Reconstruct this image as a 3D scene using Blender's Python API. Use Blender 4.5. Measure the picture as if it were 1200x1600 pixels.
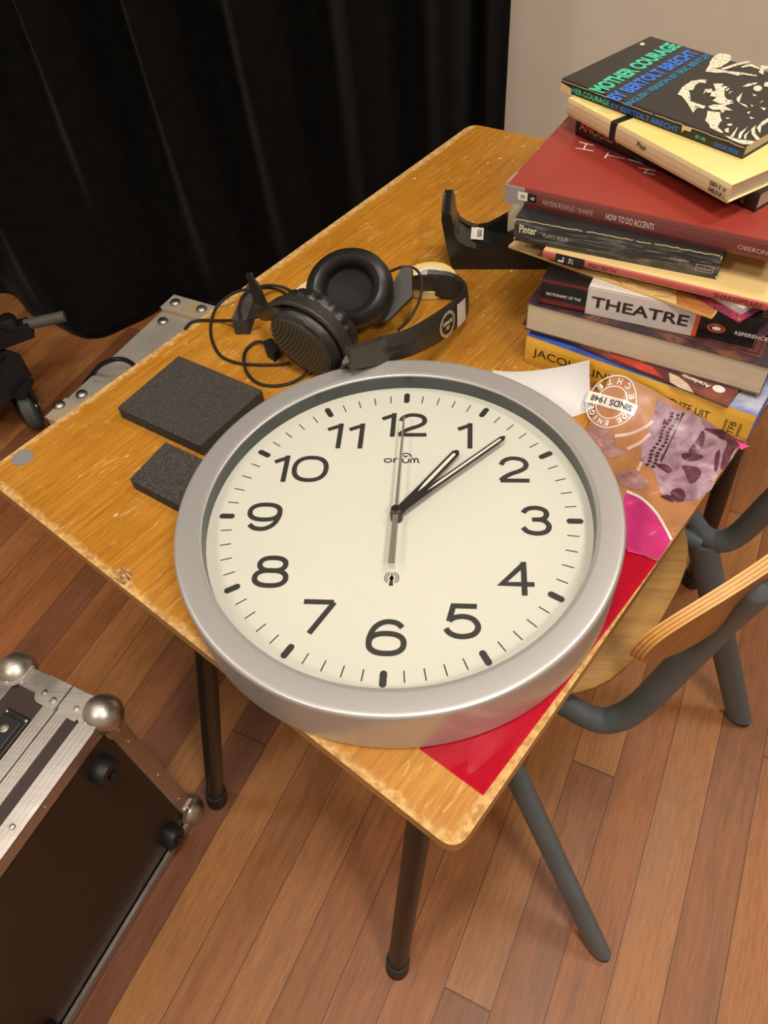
import bpy, bmesh, math, random
from mathutils import Vector, Matrix
random.seed(7)
SC = bpy.context.scene
COL = SC.collection
for o in list(bpy.data.objects): bpy.data.objects.remove(o)

# ------------------------------------------------------------------ camera, world, lamps, exposure
RC = [[0.9940899824700022, 0.0775775300080684, -0.0759396707303756],
      [0.013556723469163333, -0.7827591772432403, -0.6221770533298902],
      [-0.10770943320606255, 0.6174704829215171, -0.7791847539057062]]
FL = 1178.207
CAM = Vector((0.06215, -0.41872, 1.30882))
TZ = 0.73            # table top height
cd = bpy.data.cameras.new('camera'); cam = bpy.data.objects.new('camera', cd); COL.objects.link(cam)
cd.sensor_fit = 'VERTICAL'; cd.sensor_height = 36.0; cd.lens = FL / 1600 * 36.0; cd.clip_start = 0.02
r0, r1, r2 = (Vector(r) for r in RC)
cam.matrix_world = Matrix.Translation(CAM) @ Matrix((r0, -r1, -r2)).transposed().to_4x4()
SC.camera = cam

w = bpy.data.worlds.new('world'); SC.world = w; w.use_nodes = True
w.node_tree.nodes['Background'].inputs[0].default_value = (0.9, 0.8, 0.65, 1)
w.node_tree.nodes['Background'].inputs[1].default_value = 0.05

SC.view_settings.view_transform = 'Standard'; SC.view_settings.look = 'None'
SC.view_settings.gamma = 1.0; SC.view_settings.use_curve_mapping = False
SC.view_settings.exposure = 0.0
LAMP_COL = (1.0, 0.925, 0.815)
# ceiling lamps, one at back right added to brighten the wall: (x, y, power)
LAMPS = [(-1.25, -1.4, 24), (1.05, -1.3, 30), (0.1, -0.35, 22), (1.15, 0.55, 17), (-1.5, 0.3, 6)]
CEIL = 2.9

def P(u, v, z):
    """point at height z seen at photo position (u, v)"""
    d = r0 * ((u - 600) / FL) + r1 * ((v - 800) / FL) + r2
    return CAM + d * ((z - CAM.z) / d.z)
def PP(u, v, pt, n):
    """point on a plane (pt, n)"""
    d = r0 * ((u - 600) / FL) + r1 * ((v - 800) / FL) + r2
    n = Vector(n)
    return CAM + d * ((Vector(pt) - CAM).dot(n) / d.dot(n))

# ------------------------------------------------------------------ materials
def nodes(name):
    m = bpy.data.materials.new(name); m.use_nodes = True
    nt = m.node_tree; b = nt.nodes['Principled BSDF']
    return m, nt, b
def srgb(r, g, b):
    f = lambda c: (c / 255 / 12.92) if c / 255 <= 0.04045 else ((c / 255 + 0.055) / 1.055) ** 2.4
    return (f(r), f(g), f(b), 1)
def lk(nt, a, b): nt.links.new(a, b)
def noise(nt, scale, vec=None, detail=4, rough=0.6, dist=0.0):
    n = nt.nodes.new('ShaderNodeTexNoise'); n.inputs['Scale'].default_value = scale
    n.inputs['Detail'].default_value = detail; n.inputs['Roughness'].default_value = rough
    n.inputs['Distortion'].default_value = dist
    if vec: lk(nt, vec, n.inputs['Vector'])
    return n.outputs['Fac']
def coord(nt, scale=(1, 1, 1), rot=(0, 0, 0), loc=(0, 0, 0), kind='Object'):
    t = nt.nodes.new('ShaderNodeTexCoord'); mp = nt.nodes.new('ShaderNodeMapping')
    mp.inputs['Scale'].default_value = scale; mp.inputs['Rotation'].default_value = rot; mp.inputs['Location'].default_value = loc
    lk(nt, t.outputs[kind], mp.inputs['Vector']); return mp.outputs[0]
def ramp(nt, fac, stops, interp='LINEAR'):
    r = nt.nodes.new('ShaderNodeValToRGB'); r.color_ramp.interpolation = interp
    e = r.color_ramp.elements
    while len(e) > 1: e.remove(e[-1])
    e[0].position, e[0].color = stops[0]
    for p, c in stops[1:]:
        q = e.new(p); q.color = c
    lk(nt, fac, r.inputs[0]); return r.outputs[0]
def mixc(nt, fac, a, b, mode='MIX'):
    m = nt.nodes.new('ShaderNodeMix'); m.data_type = 'RGBA'; m.blend_type = mode
    for s, v in ((0, fac), (6, a), (7, b)):
        if hasattr(v, 'is_linked'): lk(nt, v, m.inputs[s])
        else: m.inputs[s].default_value = v
    return m.outputs[2]
def mth(nt, op, a, b=0.0, c=0.0):
    m = nt.nodes.new('ShaderNodeMath'); m.operation = op
    for i, v in enumerate((a, b, c)):
        if hasattr(v, 'is_linked'): lk(nt, v, m.inputs[i])
        else: m.inputs[i].default_value = v
    return m.outputs[0]
def bump(nt, b, h, strength=0.3, dist=0.001):
    n = nt.nodes.new('ShaderNodeBump'); n.inputs['Strength'].default_value = strength; n.inputs['Distance'].default_value = dist
    lk(nt, h, n.inputs['Height']); lk(nt, n.outputs[0], b.inputs['Normal'])
def plain(name, col, rough=0.5, metal=0.0, var=0.12, scale=60, bmp=0.0, spec=0.5, coat=0.0, bscale=None):
    m, nt, b = nodes(name)
    c = coord(nt); n = noise(nt, scale, c)
    lo = tuple(x * (1 - var) for x in col[:3]) + (1,); hi = tuple(min(1, x * (1 + var)) for x in col[:3]) + (1,)
    lk(nt, ramp(nt, n, [(0.3, lo), (0.7, hi)]), b.inputs['Base Color'])
    b.inputs['Roughness'].default_value = rough; b.inputs['Metallic'].default_value = metal
    b.inputs['Specular IOR Level'].default_value = spec; b.inputs['Coat Weight'].default_value = coat
    if bmp: bump(nt, b, noise(nt, bscale or scale * 3, c, 3), bmp, 0.0006)
    return m

def mat_floor():
    m, nt, b = nodes('hardwood_planks')
    ang = math.radians(69.0)
    c = coord(nt, rot=(0, 0, -ang))
    sp = nt.nodes.new('ShaderNodeSeparateXYZ'); lk(nt, c, sp.inputs[0])
    W = 0.0724
    ny = mth(nt, 'DIVIDE', mth(nt, 'SUBTRACT', sp.outputs[1], 0.009), W)
    row = mth(nt, 'FLOOR', ny); fr = mth(nt, 'FRACT', ny)
    wn = nt.nodes.new('ShaderNodeTexWhiteNoise'); wn.noise_dimensions = '1D'; lk(nt, row, wn.inputs['W'])
    xs = mth(nt, 'DIVIDE', mth(nt, 'ADD', sp.outputs[0], mth(nt, 'MULTIPLY', wn.outputs['Value'], 7.3)), 2.3)
    cell = mth(nt, 'FLOOR', xs); fx = mth(nt, 'FRACT', xs)
    cmb = nt.nodes.new('ShaderNodeCombineXYZ'); lk(nt, row, cmb.inputs[0]); lk(nt, cell, cmb.inputs[1])
    w2 = nt.nodes.new('ShaderNodeTexWhiteNoise'); w2.noise_dimensions = '3D'; lk(nt, cmb.outputs[0], w2.inputs['Vector'])
    base = ramp(nt, w2.outputs['Value'], [(0.0, srgb(126, 80, 54)), (0.2, srgb(142, 92, 56)), (0.42, srgb(154, 98, 55)),
                                          (0.6, srgb(162, 108, 64)), (0.78, srgb(172, 118, 66)), (0.9, srgb(186, 134, 74)), (1.0, srgb(198, 150, 88))])
    off = nt.nodes.new('ShaderNodeVectorMath'); off.operation = 'ADD'; lk(nt, c, off.inputs[0])
    sc = nt.nodes.new('ShaderNodeVectorMath'); sc.operation = 'SCALE'; lk(nt, w2.outputs['Color'], sc.inputs[0]); sc.inputs['Scale'].default_value = 11.0
    lk(nt, sc.outputs[0], off.inputs[1])
    st = nt.nodes.new('ShaderNodeVectorMath'); st.operation = 'MULTIPLY'; st.inputs[1].default_value = (3.0, 60, 1); lk(nt, off.outputs[0], st.inputs[0])
    g1 = noise(nt, 1.6, st.outputs[0], 6, 0.65, 0.4)
    st2 = nt.nodes.new('ShaderNodeVectorMath'); st2.operation = 'MULTIPLY'; st2.inputs[1].default_value = (30, 320, 1); lk(nt, off.outputs[0], st2.inputs[0])
    g2 = noise(nt, 1.0, st2.outputs[0], 3, 0.6)
    st3 = nt.nodes.new('ShaderNodeVectorMath'); st3.operation = 'MULTIPLY'; st3.inputs[1].default_value = (3.0, 9, 1); lk(nt, off.outputs[0], st3.inputs[0])
    g3 = noise(nt, 1.0, st3.outputs[0], 3, 0.5)
    k = ramp(nt, g1, [(0.25, (0.76, 0.74, 0.72, 1)), (0.6, (1.02, 1.0, 1.0, 1)), (0.8, (1.13, 1.12, 1.1, 1))])
    col = mixc(nt, 1.0, base, k, 'MULTIPLY')
    k2 = ramp(nt, g2, [(0.3, (0.80, 0.79, 0.77, 1)), (0.6, (1.06, 1.06, 1.06, 1))])
    col = mixc(nt, 1.0, col, k2, 'MULTIPLY')
    k3 = ramp(nt, g3, [(0.3, (0.80, 0.79, 0.80, 1)), (0.7, (1.14, 1.14, 1.14, 1))])
    col = mixc(nt, 1.0, col, k3, 'MULTIPLY')
    edge = mth(nt, 'MINIMUM', fr, mth(nt, 'SUBTRACT', 1.0, fr))
    ex = mth(nt, 'MULTIPLY', mth(nt, 'MINIMUM', fx, mth(nt, 'SUBTRACT', 1.0, fx)), 18.0)
    seam = mth(nt, 'LESS_THAN', mth(nt, 'MINIMUM', edge, ex), 0.011)
    col = mixc(nt, mth(nt, 'MULTIPLY', seam, 0.75), col, srgb(58, 32, 18))
    lk(nt, col, b.inputs['Base Color'])
    lk(nt, ramp(nt, g3, [(0.3, (0.36,) * 3 + (1,)), (0.7, (0.5,) * 3 + (1,))]), b.inputs['Roughness'])
    b.inputs['Specular IOR Level'].default_value = 0.4
    bump(nt, b, mth(nt, 'SUBTRACT', g2, mth(nt, 'MULTIPLY', seam, 2.0)), 0.12, 0.001)
    return m

def mat_table():
    """varnished plywood, grain along local x, scratched and worn pale along its edges"""
    m, nt, b = nodes('varnished_plywood')
    c = coord(nt)
    st = nt.nodes.new('ShaderNodeVectorMath'); st.operation = 'MULTIPLY'; st.inputs[1].default_value = (6, 190, 6); lk(nt, c, st.inputs[0])
    g = noise(nt, 1.5, st.outputs[0], 6, 0.7, 0.3)
    st2 = nt.nodes.new('ShaderNodeVectorMath'); st2.operation = 'MULTIPLY'; st2.inputs[1].default_value = (26, 520, 10); lk(nt, c, st2.inputs[0])
    g2 = noise(nt, 1.0, st2.outputs[0], 3, 0.6)
    big = noise(nt, 5.0, c, 4, 0.6)
    col = ramp(nt, g, [(0.25, srgb(154, 98, 24)), (0.5, srgb(182, 124, 38)), (0.75, srgb(196, 144, 60))])
    col = mixc(nt, 1.0, col, ramp(nt, big, [(0.3, (0.84, 0.8, 0.72, 1)), (0.7, (1.06, 1.06, 1.08, 1))]), 'MULTIPLY')
    dark = ramp(nt, g2, [(0.28, (1, 1, 1, 1)), (0.40, (0, 0, 0, 1))])
    col = mixc(nt, mth(nt, 'MULTIPLY', dark, 0.55), col, srgb(112, 68, 20))
    # scratches: thin ridges of stretched, turned noise
    scr = None
    for i, (rz, sx, sy, th) in enumerate(((0.5, 14, 150, 0.010), (-0.9, 10, 120, 0.009), (1.35, 12, 150, 0.009), (2.3, 9, 110, 0.008), (0.05, 30, 300, 0.006), (0.95, 7, 90, 0.006))):
        mp = coord(nt, (sx, sy, 1), (0, 0, rz), (i * 3.1, i * 1.7, 0))
        n = noise(nt, 1.0, mp, 1, 0.4, 0.15)
        mk = noise(nt, 16.0, coord(nt, loc=(i * 5.0, 2, 1)), 2, 0.5)
        line = mth(nt, 'MULTIPLY', mth(nt, 'LESS_THAN', mth(nt, 'ABSOLUTE', mth(nt, 'SUBTRACT', n, 0.5)), th), mth(nt, 'GREATER_THAN', mk, 0.60))
        scr = line if scr is None else mth(nt, 'MAXIMUM', scr, line)
    col = mixc(nt, mth(nt, 'MULTIPLY', scr, 0.36), col, srgb(232, 190, 122))
    # nicks
    vo = nt.nodes.new('ShaderNodeTexVoronoi'); vo.inputs['Scale'].default_value = 34; lk(nt, coord(nt, (0.7, 1.5, 1)), vo.inputs['Vector'])
    nick = mth(nt, 'MULTIPLY', mth(nt, 'LESS_THAN', vo.outputs['Distance'], 0.085), mth(nt, 'GREATER_THAN', noise(nt, 7.0, c, 2), 0.56))
    col = mixc(nt, mth(nt, 'MULTIPLY', nick, 0.7), col, srgb(236, 204, 146))
    # worn rim: distance to the straight edges in local coordinates
    sp = nt.nodes.new('ShaderNodeSeparateXYZ'); lk(nt, c, sp.inputs[0])
    ed = mth(nt, 'MINIMUM', sp.outputs[0], mth(nt, 'MINIMUM', mth(nt, 'ADD', sp.outputs[1], 0.0), mth(nt, 'SUBTRACT', TW, sp.outputs[1])))
    wob = mth(nt, 'MULTIPLY', noise(nt, 55, c, 5, 0.7), 0.022)
    worn = mth(nt, 'SUBTRACT', 1.0, mth(nt, 'MINIMUM', 1.0, mth(nt, 'MAXIMUM', 0.0, mth(nt, 'DIVIDE', mth(nt, 'SUBTRACT', ed, mth(nt, 'SUBTRACT', wob, 0.0065)), 0.005))))
    col = mixc(nt, mth(nt, 'MULTIPLY', worn, 0.7), col, ramp(nt, noise(nt, 160, c, 3), [(0.35, srgb(166, 124, 70)), (0.6, srgb(222, 184, 120))]))
    lk(nt, col, b.inputs['Base Color'])
    lk(nt, mixc(nt, worn, ramp(nt, big, [(0.3, (0.28,) * 3 + (1,)), (0.7, (0.4,) * 3 + (1,))]), (0.7, 0.7, 0.7, 1)), b.inputs['Roughness'])
    bump(nt, b, mth(nt, 'ADD', mth(nt, 'MULTIPLY', g2, 0.6), mth(nt, 'MULTIPLY', scr, -0.7)), 0.22, 0.0008)
    return m

def mat_ply(name, c1, c2, ax=2, scale=900, rot=0.0):
    """plywood edge: thin layers along one axis"""
    m, nt, b = nodes(name)
    s = [4, 4, 4]; s[ax] = scale
    c = coord(nt, tuple(s), (0, 0, rot)); n = noise(nt, 1.0, c, 2, 0.5)
    lk(nt, ramp(nt, n, [(0.4, c1), (0.6, c2)]), b.inputs['Base Color']); b.inputs['Roughness'].default_value = 0.55
    return m
def mat_wood(name, c1, c2, rot=0.0, rough=0.35):
    m, nt, b = nodes(name)
    c = coord(nt, (6, 90, 6), (0, 0, rot)); n = noise(nt, 1.3, c, 5, 0.65, 0.3)
    lk(nt, ramp(nt, n, [(0.3, c1), (0.7, c2)]), b.inputs['Base Color']); b.inputs['Roughness'].default_value = rough
    bump(nt, b, n, 0.06, 0.0006)
    return m
def mat_foam():
    m, nt, b = nodes('dark_foam')
    c = coord(nt); n = noise(nt, 700, c, 3, 0.75); n2 = noise(nt, 300, c, 2, 0.6)
    col = ramp(nt, n, [(0.34, srgb(36, 33, 31)), (0.48, srgb(64, 60, 57)), (0.60, srgb(76, 72, 68)), (0.67, srgb(112, 107, 101)), (0.73, srgb(150, 144, 136))])
    lk(nt, col, b.inputs['Base Color']); b.inputs['Roughness'].default_value = 0.95; b.inputs['Specular IOR Level'].default_value = 0.15
    bump(nt, b, mth(nt, 'ADD', n, n2), 0.45, 0.001)
    return m
def mat_curtain():
    m, nt, b = nodes('black_stage_cloth')
    c = coord(nt); n = noise(nt, 30, c, 4)
    lk(nt, ramp(nt, n, [(0.3, (0.0050, 0.0049, 0.0046, 1)), (0.7, (0.0080, 0.0077, 0.0070, 1))]), b.inputs['Base Color'])
    b.inputs['Roughness'].default_value = 1.0; b.inputs['Specular IOR Level'].default_value = 0.05
    b.inputs['Sheen Weight'].default_value = 0.07; b.inputs['Sheen Roughness'].default_value = 0.35
    bump(nt, b, noise(nt, 700, c, 2), 0.3, 0.001)
    return m
def mat_brushed(name, col, rough=0.35, axis=0, var=0.2, bmp=0.1):
    m, nt, b = nodes(name)
    s = [300, 300, 300]; s[axis] = 6
    c = coord(nt, tuple(s)); n = noise(nt, 1.0, c, 4, 0.6); n2 = noise(nt, 18, coord(nt), 5, 0.65)
    f = mth(nt, 'ADD', mth(nt, 'MULTIPLY', n, 0.5), mth(nt, 'MULTIPLY', n2, 0.5))
    lo = tuple(x * (1 - var) for x in col[:3]) + (1,); hi = tuple(min(1, x * (1 + var)) for x in col[:3]) + (1,)
    lk(nt, ramp(nt, f, [(0.35, lo), (0.65, hi)]), b.inputs['Base Color'])
    b.inputs['Metallic'].default_value = 1.0
    lk(nt, ramp(nt, n2, [(0.3, (rough * 0.75,) * 3 + (1,)), (0.7, (min(1, rough * 1.3),) * 3 + (1,))]), b.inputs['Roughness'])
    bump(nt, b, n, bmp, 0.0004)
    return m
def mat_glass():
    m = bpy.data.materials.new('clear_pane'); m.use_nodes = True; nt = m.node_tree
    for n in list(nt.nodes): nt.nodes.remove(n)
    out = nt.nodes.new('ShaderNodeOutputMaterial'); mx = nt.nodes.new('ShaderNodeMixShader')
    tr = nt.nodes.new('ShaderNodeBsdfTransparent'); gl = nt.nodes.new('ShaderNodeBsdfGlossy'); fr = nt.nodes.new('ShaderNodeFresnel')
    tr.inputs[0].default_value = (0.97, 0.98, 0.97, 1); gl.inputs['Roughness'].default_value = 0.02; fr.inputs['IOR'].default_value = 1.35
    lk(nt, fr.outputs[0], mx.inputs[0]); lk(nt, tr.outputs[0], mx.inputs[1]); lk(nt, gl.outputs[0], mx.inputs[2]); lk(nt, mx.outputs[0], out.inputs[0])
    return m
def mat_film(name, col, rough=0.08, ior=1.45, bmp=0.0, scale=30):
    m = bpy.data.materials.new(name); m.use_nodes = True; nt = m.node_tree
    for n in list(nt.nodes): nt.nodes.remove(n)
    out = nt.nodes.new('ShaderNodeOutputMaterial'); mx = nt.nodes.new('ShaderNodeMixShader')
    tr = nt.nodes.new('ShaderNodeBsdfTransparent'); gl = nt.nodes.new('ShaderNodeBsdfGlossy'); fr = nt.nodes.new('ShaderNodeFresnel')
    c = coord(nt)
    lo = tuple(x * 0.85 for x in col[:3]) + (1,)
    lk(nt, ramp(nt, noise(nt, 22, c, 3), [(0.35, lo), (0.65, col)]), tr.inputs[0])
    gl.inputs['Roughness'].default_value = rough; fr.inputs['IOR'].default_value = ior
    if bmp:
        bp = nt.nodes.new('ShaderNodeBump'); bp.inputs['Strength'].default_value = bmp; bp.inputs['Distance'].default_value = 0.002
        lk(nt, noise(nt, scale, c, 3, 0.5, 1.0), bp.inputs['Height'])
        lk(nt, bp.outputs[0], gl.inputs['Normal']); lk(nt, bp.outputs[0], fr.inputs['Normal'])
    lk(nt, fr.outputs[0], mx.inputs[0]); lk(nt, tr.outputs[0], mx.inputs[1]); lk(nt, gl.outputs[0], mx.inputs[2]); lk(nt, mx.outputs[0], out.inputs[0])
    return m
def mat_gel():
    m = mat_film('red_gel', (0.93, 0.18, 0.30, 1), 0.10, 1.35, 0.06, 40); nt = m.node_tree
    mx = [n for n in nt.nodes if n.type == 'MIX_SHADER'][0]; tr = [n for n in nt.nodes if n.type == 'BSDF_TRANSPARENT'][0]
    df = nt.nodes.new('ShaderNodeBsdfDiffuse'); df.inputs[0].default_value = srgb(206, 24, 62); m2 = nt.nodes.new('ShaderNodeMixShader'); m2.inputs[0].default_value = 0.38
    lk(nt, tr.outputs[0], m2.inputs[1]); lk(nt, df.outputs[0], m2.inputs[2]); lk(nt, m2.outputs[0], mx.inputs[1])
    return m
def mat_mottle(name, stops, scale=30, rough=0.35, detail=5, dist=0.8, stretch=(1, 1, 1), spec=0.5, bmp=0.0):
    """printed picture: blotches of a few colours"""
    m, nt, b = nodes(name)
    n = noise(nt, scale, coord(nt, stretch), detail, 0.6, dist)
    lk(nt, ramp(nt, n, stops), b.inputs['Base Color']); b.inputs['Roughness'].default_value = rough
    b.inputs['Specular IOR Level'].default_value = spec
    if bmp: bump(nt, b, noise(nt, 45, coord(nt), 3, 0.5, 1.5), bmp, 0.002)
    return m
def mat_pages(name='book_pages', col=(214, 196, 160)):
    m, nt, b = nodes(name)
    n = noise(nt, 1.0, coord(nt, (3, 3, 2600)), 2, 0.6); n2 = noise(nt, 14, coord(nt), 3)
    a = srgb(*[int(x * 0.86) for x in col]); c = srgb(*col)
    k = mixc(nt, 1.0, ramp(nt, n, [(0.35, a), (0.65, c)]), ramp(nt, n2, [(0.3, (0.93, 0.92, 0.9, 1)), (0.7, (1, 1, 1, 1))]), 'MULTIPLY')
    lk(nt, k, b.inputs['Base Color']); b.inputs['Roughness'].default_value = 0.85; bump(nt, b, n, 0.25, 0.0004)
    return m
def mat_worn_black():
    m, nt, b = nodes('worn_black_cover')
    c = coord(nt, (26, 26, 420)); n = noise(nt, 1.0, c, 5, 0.7, 0.3); n2 = noise(nt, 7, coord(nt), 3)
    col = ramp(nt, n, [(0.35, srgb(34, 35, 38)), (0.52, srgb(50, 51, 54)), (0.60, srgb(124, 122, 116)), (0.66, srgb(58, 58, 60))])
    lk(nt, mixc(nt, 1.0, col, ramp(nt, n2, [(0.3, (0.75, 0.75, 0.75, 1)), (0.7, (1.1, 1.1, 1.1, 1))]), 'MULTIPLY'), b.inputs['Base Color'])
    b.inputs['Roughness'].default_value = 0.45
    return m

# ------------------------------------------------------------------ object helpers
MATS = {}
ROOTM = {}
def setp(o, label=None, cat=None, group=None, kind=None):
    if label: o['label'] = label
    if cat: o['category'] = cat
    if group: o['group'] = group
    if kind: o['kind'] = kind
    return o
def root(name, loc, label, cat, group=None, rz=0.0):
    o = bpy.data.objects.new(name, None); COL.objects.link(o); o.empty_display_size = 0.02
    o.location = loc; o.rotation_euler = (0, 0, rz)
    ROOTM[o.name] = (Matrix.Translation(Vector(loc)) @ Matrix.Rotation(rz, 4, 'Z'))
    return setp(o, label, cat, group)
class MB:
    def __init__(self): self.v = []; self.f = []; self.mi = []; self.sm = []
    def add(self, vs, fs, mi=0, smooth=False):
        k = len(self.v); self.v += [Vector(x) for x in vs]
        self.f += [tuple(i + k for i in f) for f in fs]; self.mi += [mi] * len(fs); self.sm += [smooth] * len(fs)
        return self
    def box(self, c, s, M=None, mi=0):
        c = Vector(c); hx, hy, hz = s[0] / 2, s[1] / 2, s[2] / 2
        vs = [c + Vector((x * hx, y * hy, z * hz)) for z in (-1, 1) for y in (-1, 1) for x in (-1, 1)]
        if M: vs = [M @ v for v in vs]
        return self.add(vs, [(0, 2, 3, 1), (4, 5, 7, 6), (0, 1, 5, 4), (2, 6, 7, 3), (0, 4, 6, 2), (1, 3, 7, 5)], mi)
    def prism(self, pts, h, axis=(0, 0, 1), mi=0, mis=None):
        """polygon pts extruded by h*axis"""
        a = Vector(axis) * h; pts = [Vector(p) for p in pts]; n = len(pts)
        self.add(pts + [p + a for p in pts], [tuple(range(n))[::-1], tuple(range(n, 2 * n))], mi)
        self.add(pts + [p + a for p in pts], [(i, (i + 1) % n, (i + 1) % n + n, i + n) for i in range(n)], mi if mis is None else mis)
        return self
    def lathe(self, prof, M=None, seg=48, mi=0, sx=1, sy=1, smooth=True, capb=False, capt=False):
        vs = []
        for r, z in prof:
            for i in range(seg):
                a = 2 * math.pi * i / seg; vs.append(Vector((r * math.cos(a) * sx, r * math.sin(a) * sy, z)))
        fs = [(j * seg + i, j * seg + (i + 1) % seg, (j + 1) * seg + (i + 1) % seg, (j + 1) * seg + i) for j in range(len(prof) - 1) for i in range(seg)]
        if M: vs = [M @ v for v in vs]
        self.add(vs, fs, mi, smooth)
        if capb: self.add(vs[:seg], [tuple(range(seg))[::-1]], mi)
        if capt: self.add(vs[-seg:], [tuple(range(seg))], mi)
        return self
    def tube(self, pts, r, seg=12, mi=0, sub=8, closed=False, caps=True, flat=None):
        """round tube through pts (Catmull-Rom); r may be a list; flat=(ratio, dir) squashes the section along dir"""
        pts = [Vector(p) for p in pts]
        rs = r if isinstance(r, (list, tuple)) else [r] * len(pts)
        path, rad = spline(pts, rs, sub, closed)
        n = len(path); vs = []
        up = None
        for i, p in enumerate(path):
            t = (path[min(i + 1, n - 1)] - path[max(i - 1, 0)]) if not closed else (path[(i + 1) % n] - path[i - 1])
            t.normalize()
            if flat: u = Vector(flat[1]) - t * Vector(flat[1]).dot(t); u.normalize()
            elif up is None: u = t.orthogonal().normalized()
            else: u = (up - t * up.dot(t)).normalized()
            up = u; s = t.cross(u)
            k = flat[0] if flat else 1.0
            for j in range(seg):
                a = 2 * math.pi * j / seg; vs.append(p + u * (math.cos(a) * rad[i] * k) + s * (math.sin(a) * rad[i]))
        m = n if closed else n - 1
        fs = [(i * seg + j, i * seg + (j + 1) % seg, ((i + 1) % n) * seg + (j + 1) % seg, ((i + 1) % n) * seg + j) for i in range(m) for j in range(seg)]
        self.add(vs, fs, mi, True)
        if caps and not closed:
            self.add(vs[:seg], [tuple(range(seg))[::-1]], mi); self.add(vs[-seg:], [tuple(range(seg))], mi)
        return self
    def ball(self, c, r, M=None, seg=20, rings=12, mi=0, zmin=-1.0, s=(1, 1, 1)):
        prof = []
        for i in range(rings + 1):
            a = math.asin(zmin) + (math.pi / 2 - math.asin(zmin)) * i / rings
            prof.append((max(1e-5, r * math.cos(a)), r * math.sin(a)))
        T = Matrix.Translation(Vector(c)) @ (M.to_4x4() if M else Matrix()) @ Matrix.Diagonal((s[0], s[1], s[2], 1))
        return self.lathe(prof, T, seg, mi)
    def build(self, name, mats, parent=None, bevel=0.0, label=None, world=True, segs=2, merge=False):
        me = bpy.data.meshes.new(name)
        vs = self.v
        if parent is not None and world:
            inv = rootmat(parent).inverted(); vs = [inv @ v for v in vs]
        me.from_pydata([tuple(v) for v in vs], [], self.f)
        mats = mats if isinstance(mats, (list, tuple)) else [mats]
        for m in mats: me.materials.append(m)
        for p, i, s in zip(me.polygons, self.mi, self.sm): p.material_index = i; p.use_smooth = s
        bm = bmesh.new(); bm.from_mesh(me)
        if merge: bmesh.ops.remove_doubles(bm, verts=bm.verts, dist=1e-6)
        bmesh.ops.recalc_face_normals(bm, faces=bm.faces); bm.to_mesh(me); bm.free()
        if any(self.sm): me.set_sharp_from_angle(angle=math.radians(38))
        o = bpy.data.objects.new(name, me); COL.objects.link(o)
        if parent is not None: o.parent = parent
        if bevel:
            md = o.modifiers.new('bevel', 'BEVEL'); md.width = bevel; md.segments = segs; md.limit_method = 'ANGLE'; md.angle_limit = math.radians(35)
        if label: o['label'] = label
        return o
def rootmat(o):
    m = ROOTM.get(o.name)
    if m is None: return rootmat(o.parent) if o.parent else Matrix()
    return m
def spline(pts, rs, sub, closed=False):
    if len(pts) == 2 and not closed: return [pts[0], pts[1]], list(rs)
    out, ro = [], []
    n = len(pts); m = n if closed else n - 1
    for i in range(m):
        g = (lambda k: k % n) if closed else (lambda k: max(0, min(n - 1, k)))
        a, b, c, d = (pts[g(i + k)] for k in (-1, 0, 1, 2))
        for j in range(sub):
            t = j / sub
            out.append(0.5 * (2 * b + (c - a) * t + (2 * a - 5 * b + 4 * c - d) * t * t + (3 * b - a - 3 * c + d) * t ** 3))
            ro.append(rs[g(i)] * (1 - t) + rs[g(i + 1)] * t)
    if not closed: out.append(pts[-1]); ro.append(rs[-1])
    return out, ro
def sp2(pts, sub=8, closed=False):
    return [(p.x, p.y) for p in spline([Vector((x, y, 0)) for x, y in pts], [1] * len(pts), sub, closed)[0]]
def frame(o, x, z):
    """matrix with origin o, x axis x, z axis near z"""
    x = Vector(x).normalized(); z = Vector(z); y = z.cross(x).normalized(); z = x.cross(y)
    return Matrix.Translation(Vector(o)) @ Matrix((x, y, z)).transposed().to_4x4()
def ribbon(mb, pts, w, M, closed=False, z=0.0, mi=0):
    """flat stroke of width w along 2D pts"""
    n = len(pts); L = []; Rr = []
    for i in range(n):
        p = Vector(pts[i])
        a = Vector(pts[(i - 1) % n] if (closed or i > 0) else pts[i]); c = Vector(pts[(i + 1) % n] if (closed or i < n - 1) else pts[i])
        d1 = (p - a); d2 = (c - p)
        if d1.length < 1e-9: d1 = d2
        if d2.length < 1e-9: d2 = d1
        d1.normalize(); d2.normalize()
        n1 = Vector((-d1.y, d1.x)); n2 = Vector((-d2.y, d2.x)); nn = n1 + n2
        if nn.length < 1e-6: nn = n1.copy()
        nn.normalize(); k = min(2.0, 1 / max(0.3, nn.dot(n1)))
        L.append(p + nn * (w / 2 * k)); Rr.append(p - nn * (w / 2 * k))
    vs = [M @ Vector((q.x, q.y, z)) for q in L] + [M @ Vector((q.x, q.y, z)) for q in Rr]
    m = n if closed else n - 1
    mb.add(vs, [(i, i + n, (i + 1) % n + n, (i + 1) % n) for i in range(m)], mi)
def poly(mb, pts, M=None, z=0.0, mi=0):
    vs = [Vector((p[0], p[1], z)) if len(p) == 2 else Vector(p) for p in pts]
    if M: vs = [M @ v for v in vs]
    mb.add(vs, [tuple(range(len(vs)))], mi)
def arc(cx, cy, rx, ry, a0, a1, n=20):
    return [(cx + rx * math.cos(math.radians(a0 + (a1 - a0) * i / n)), cy + ry * math.sin(math.radians(a0 + (a1 - a0) * i / n))) for i in range(n + 1)]
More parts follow.
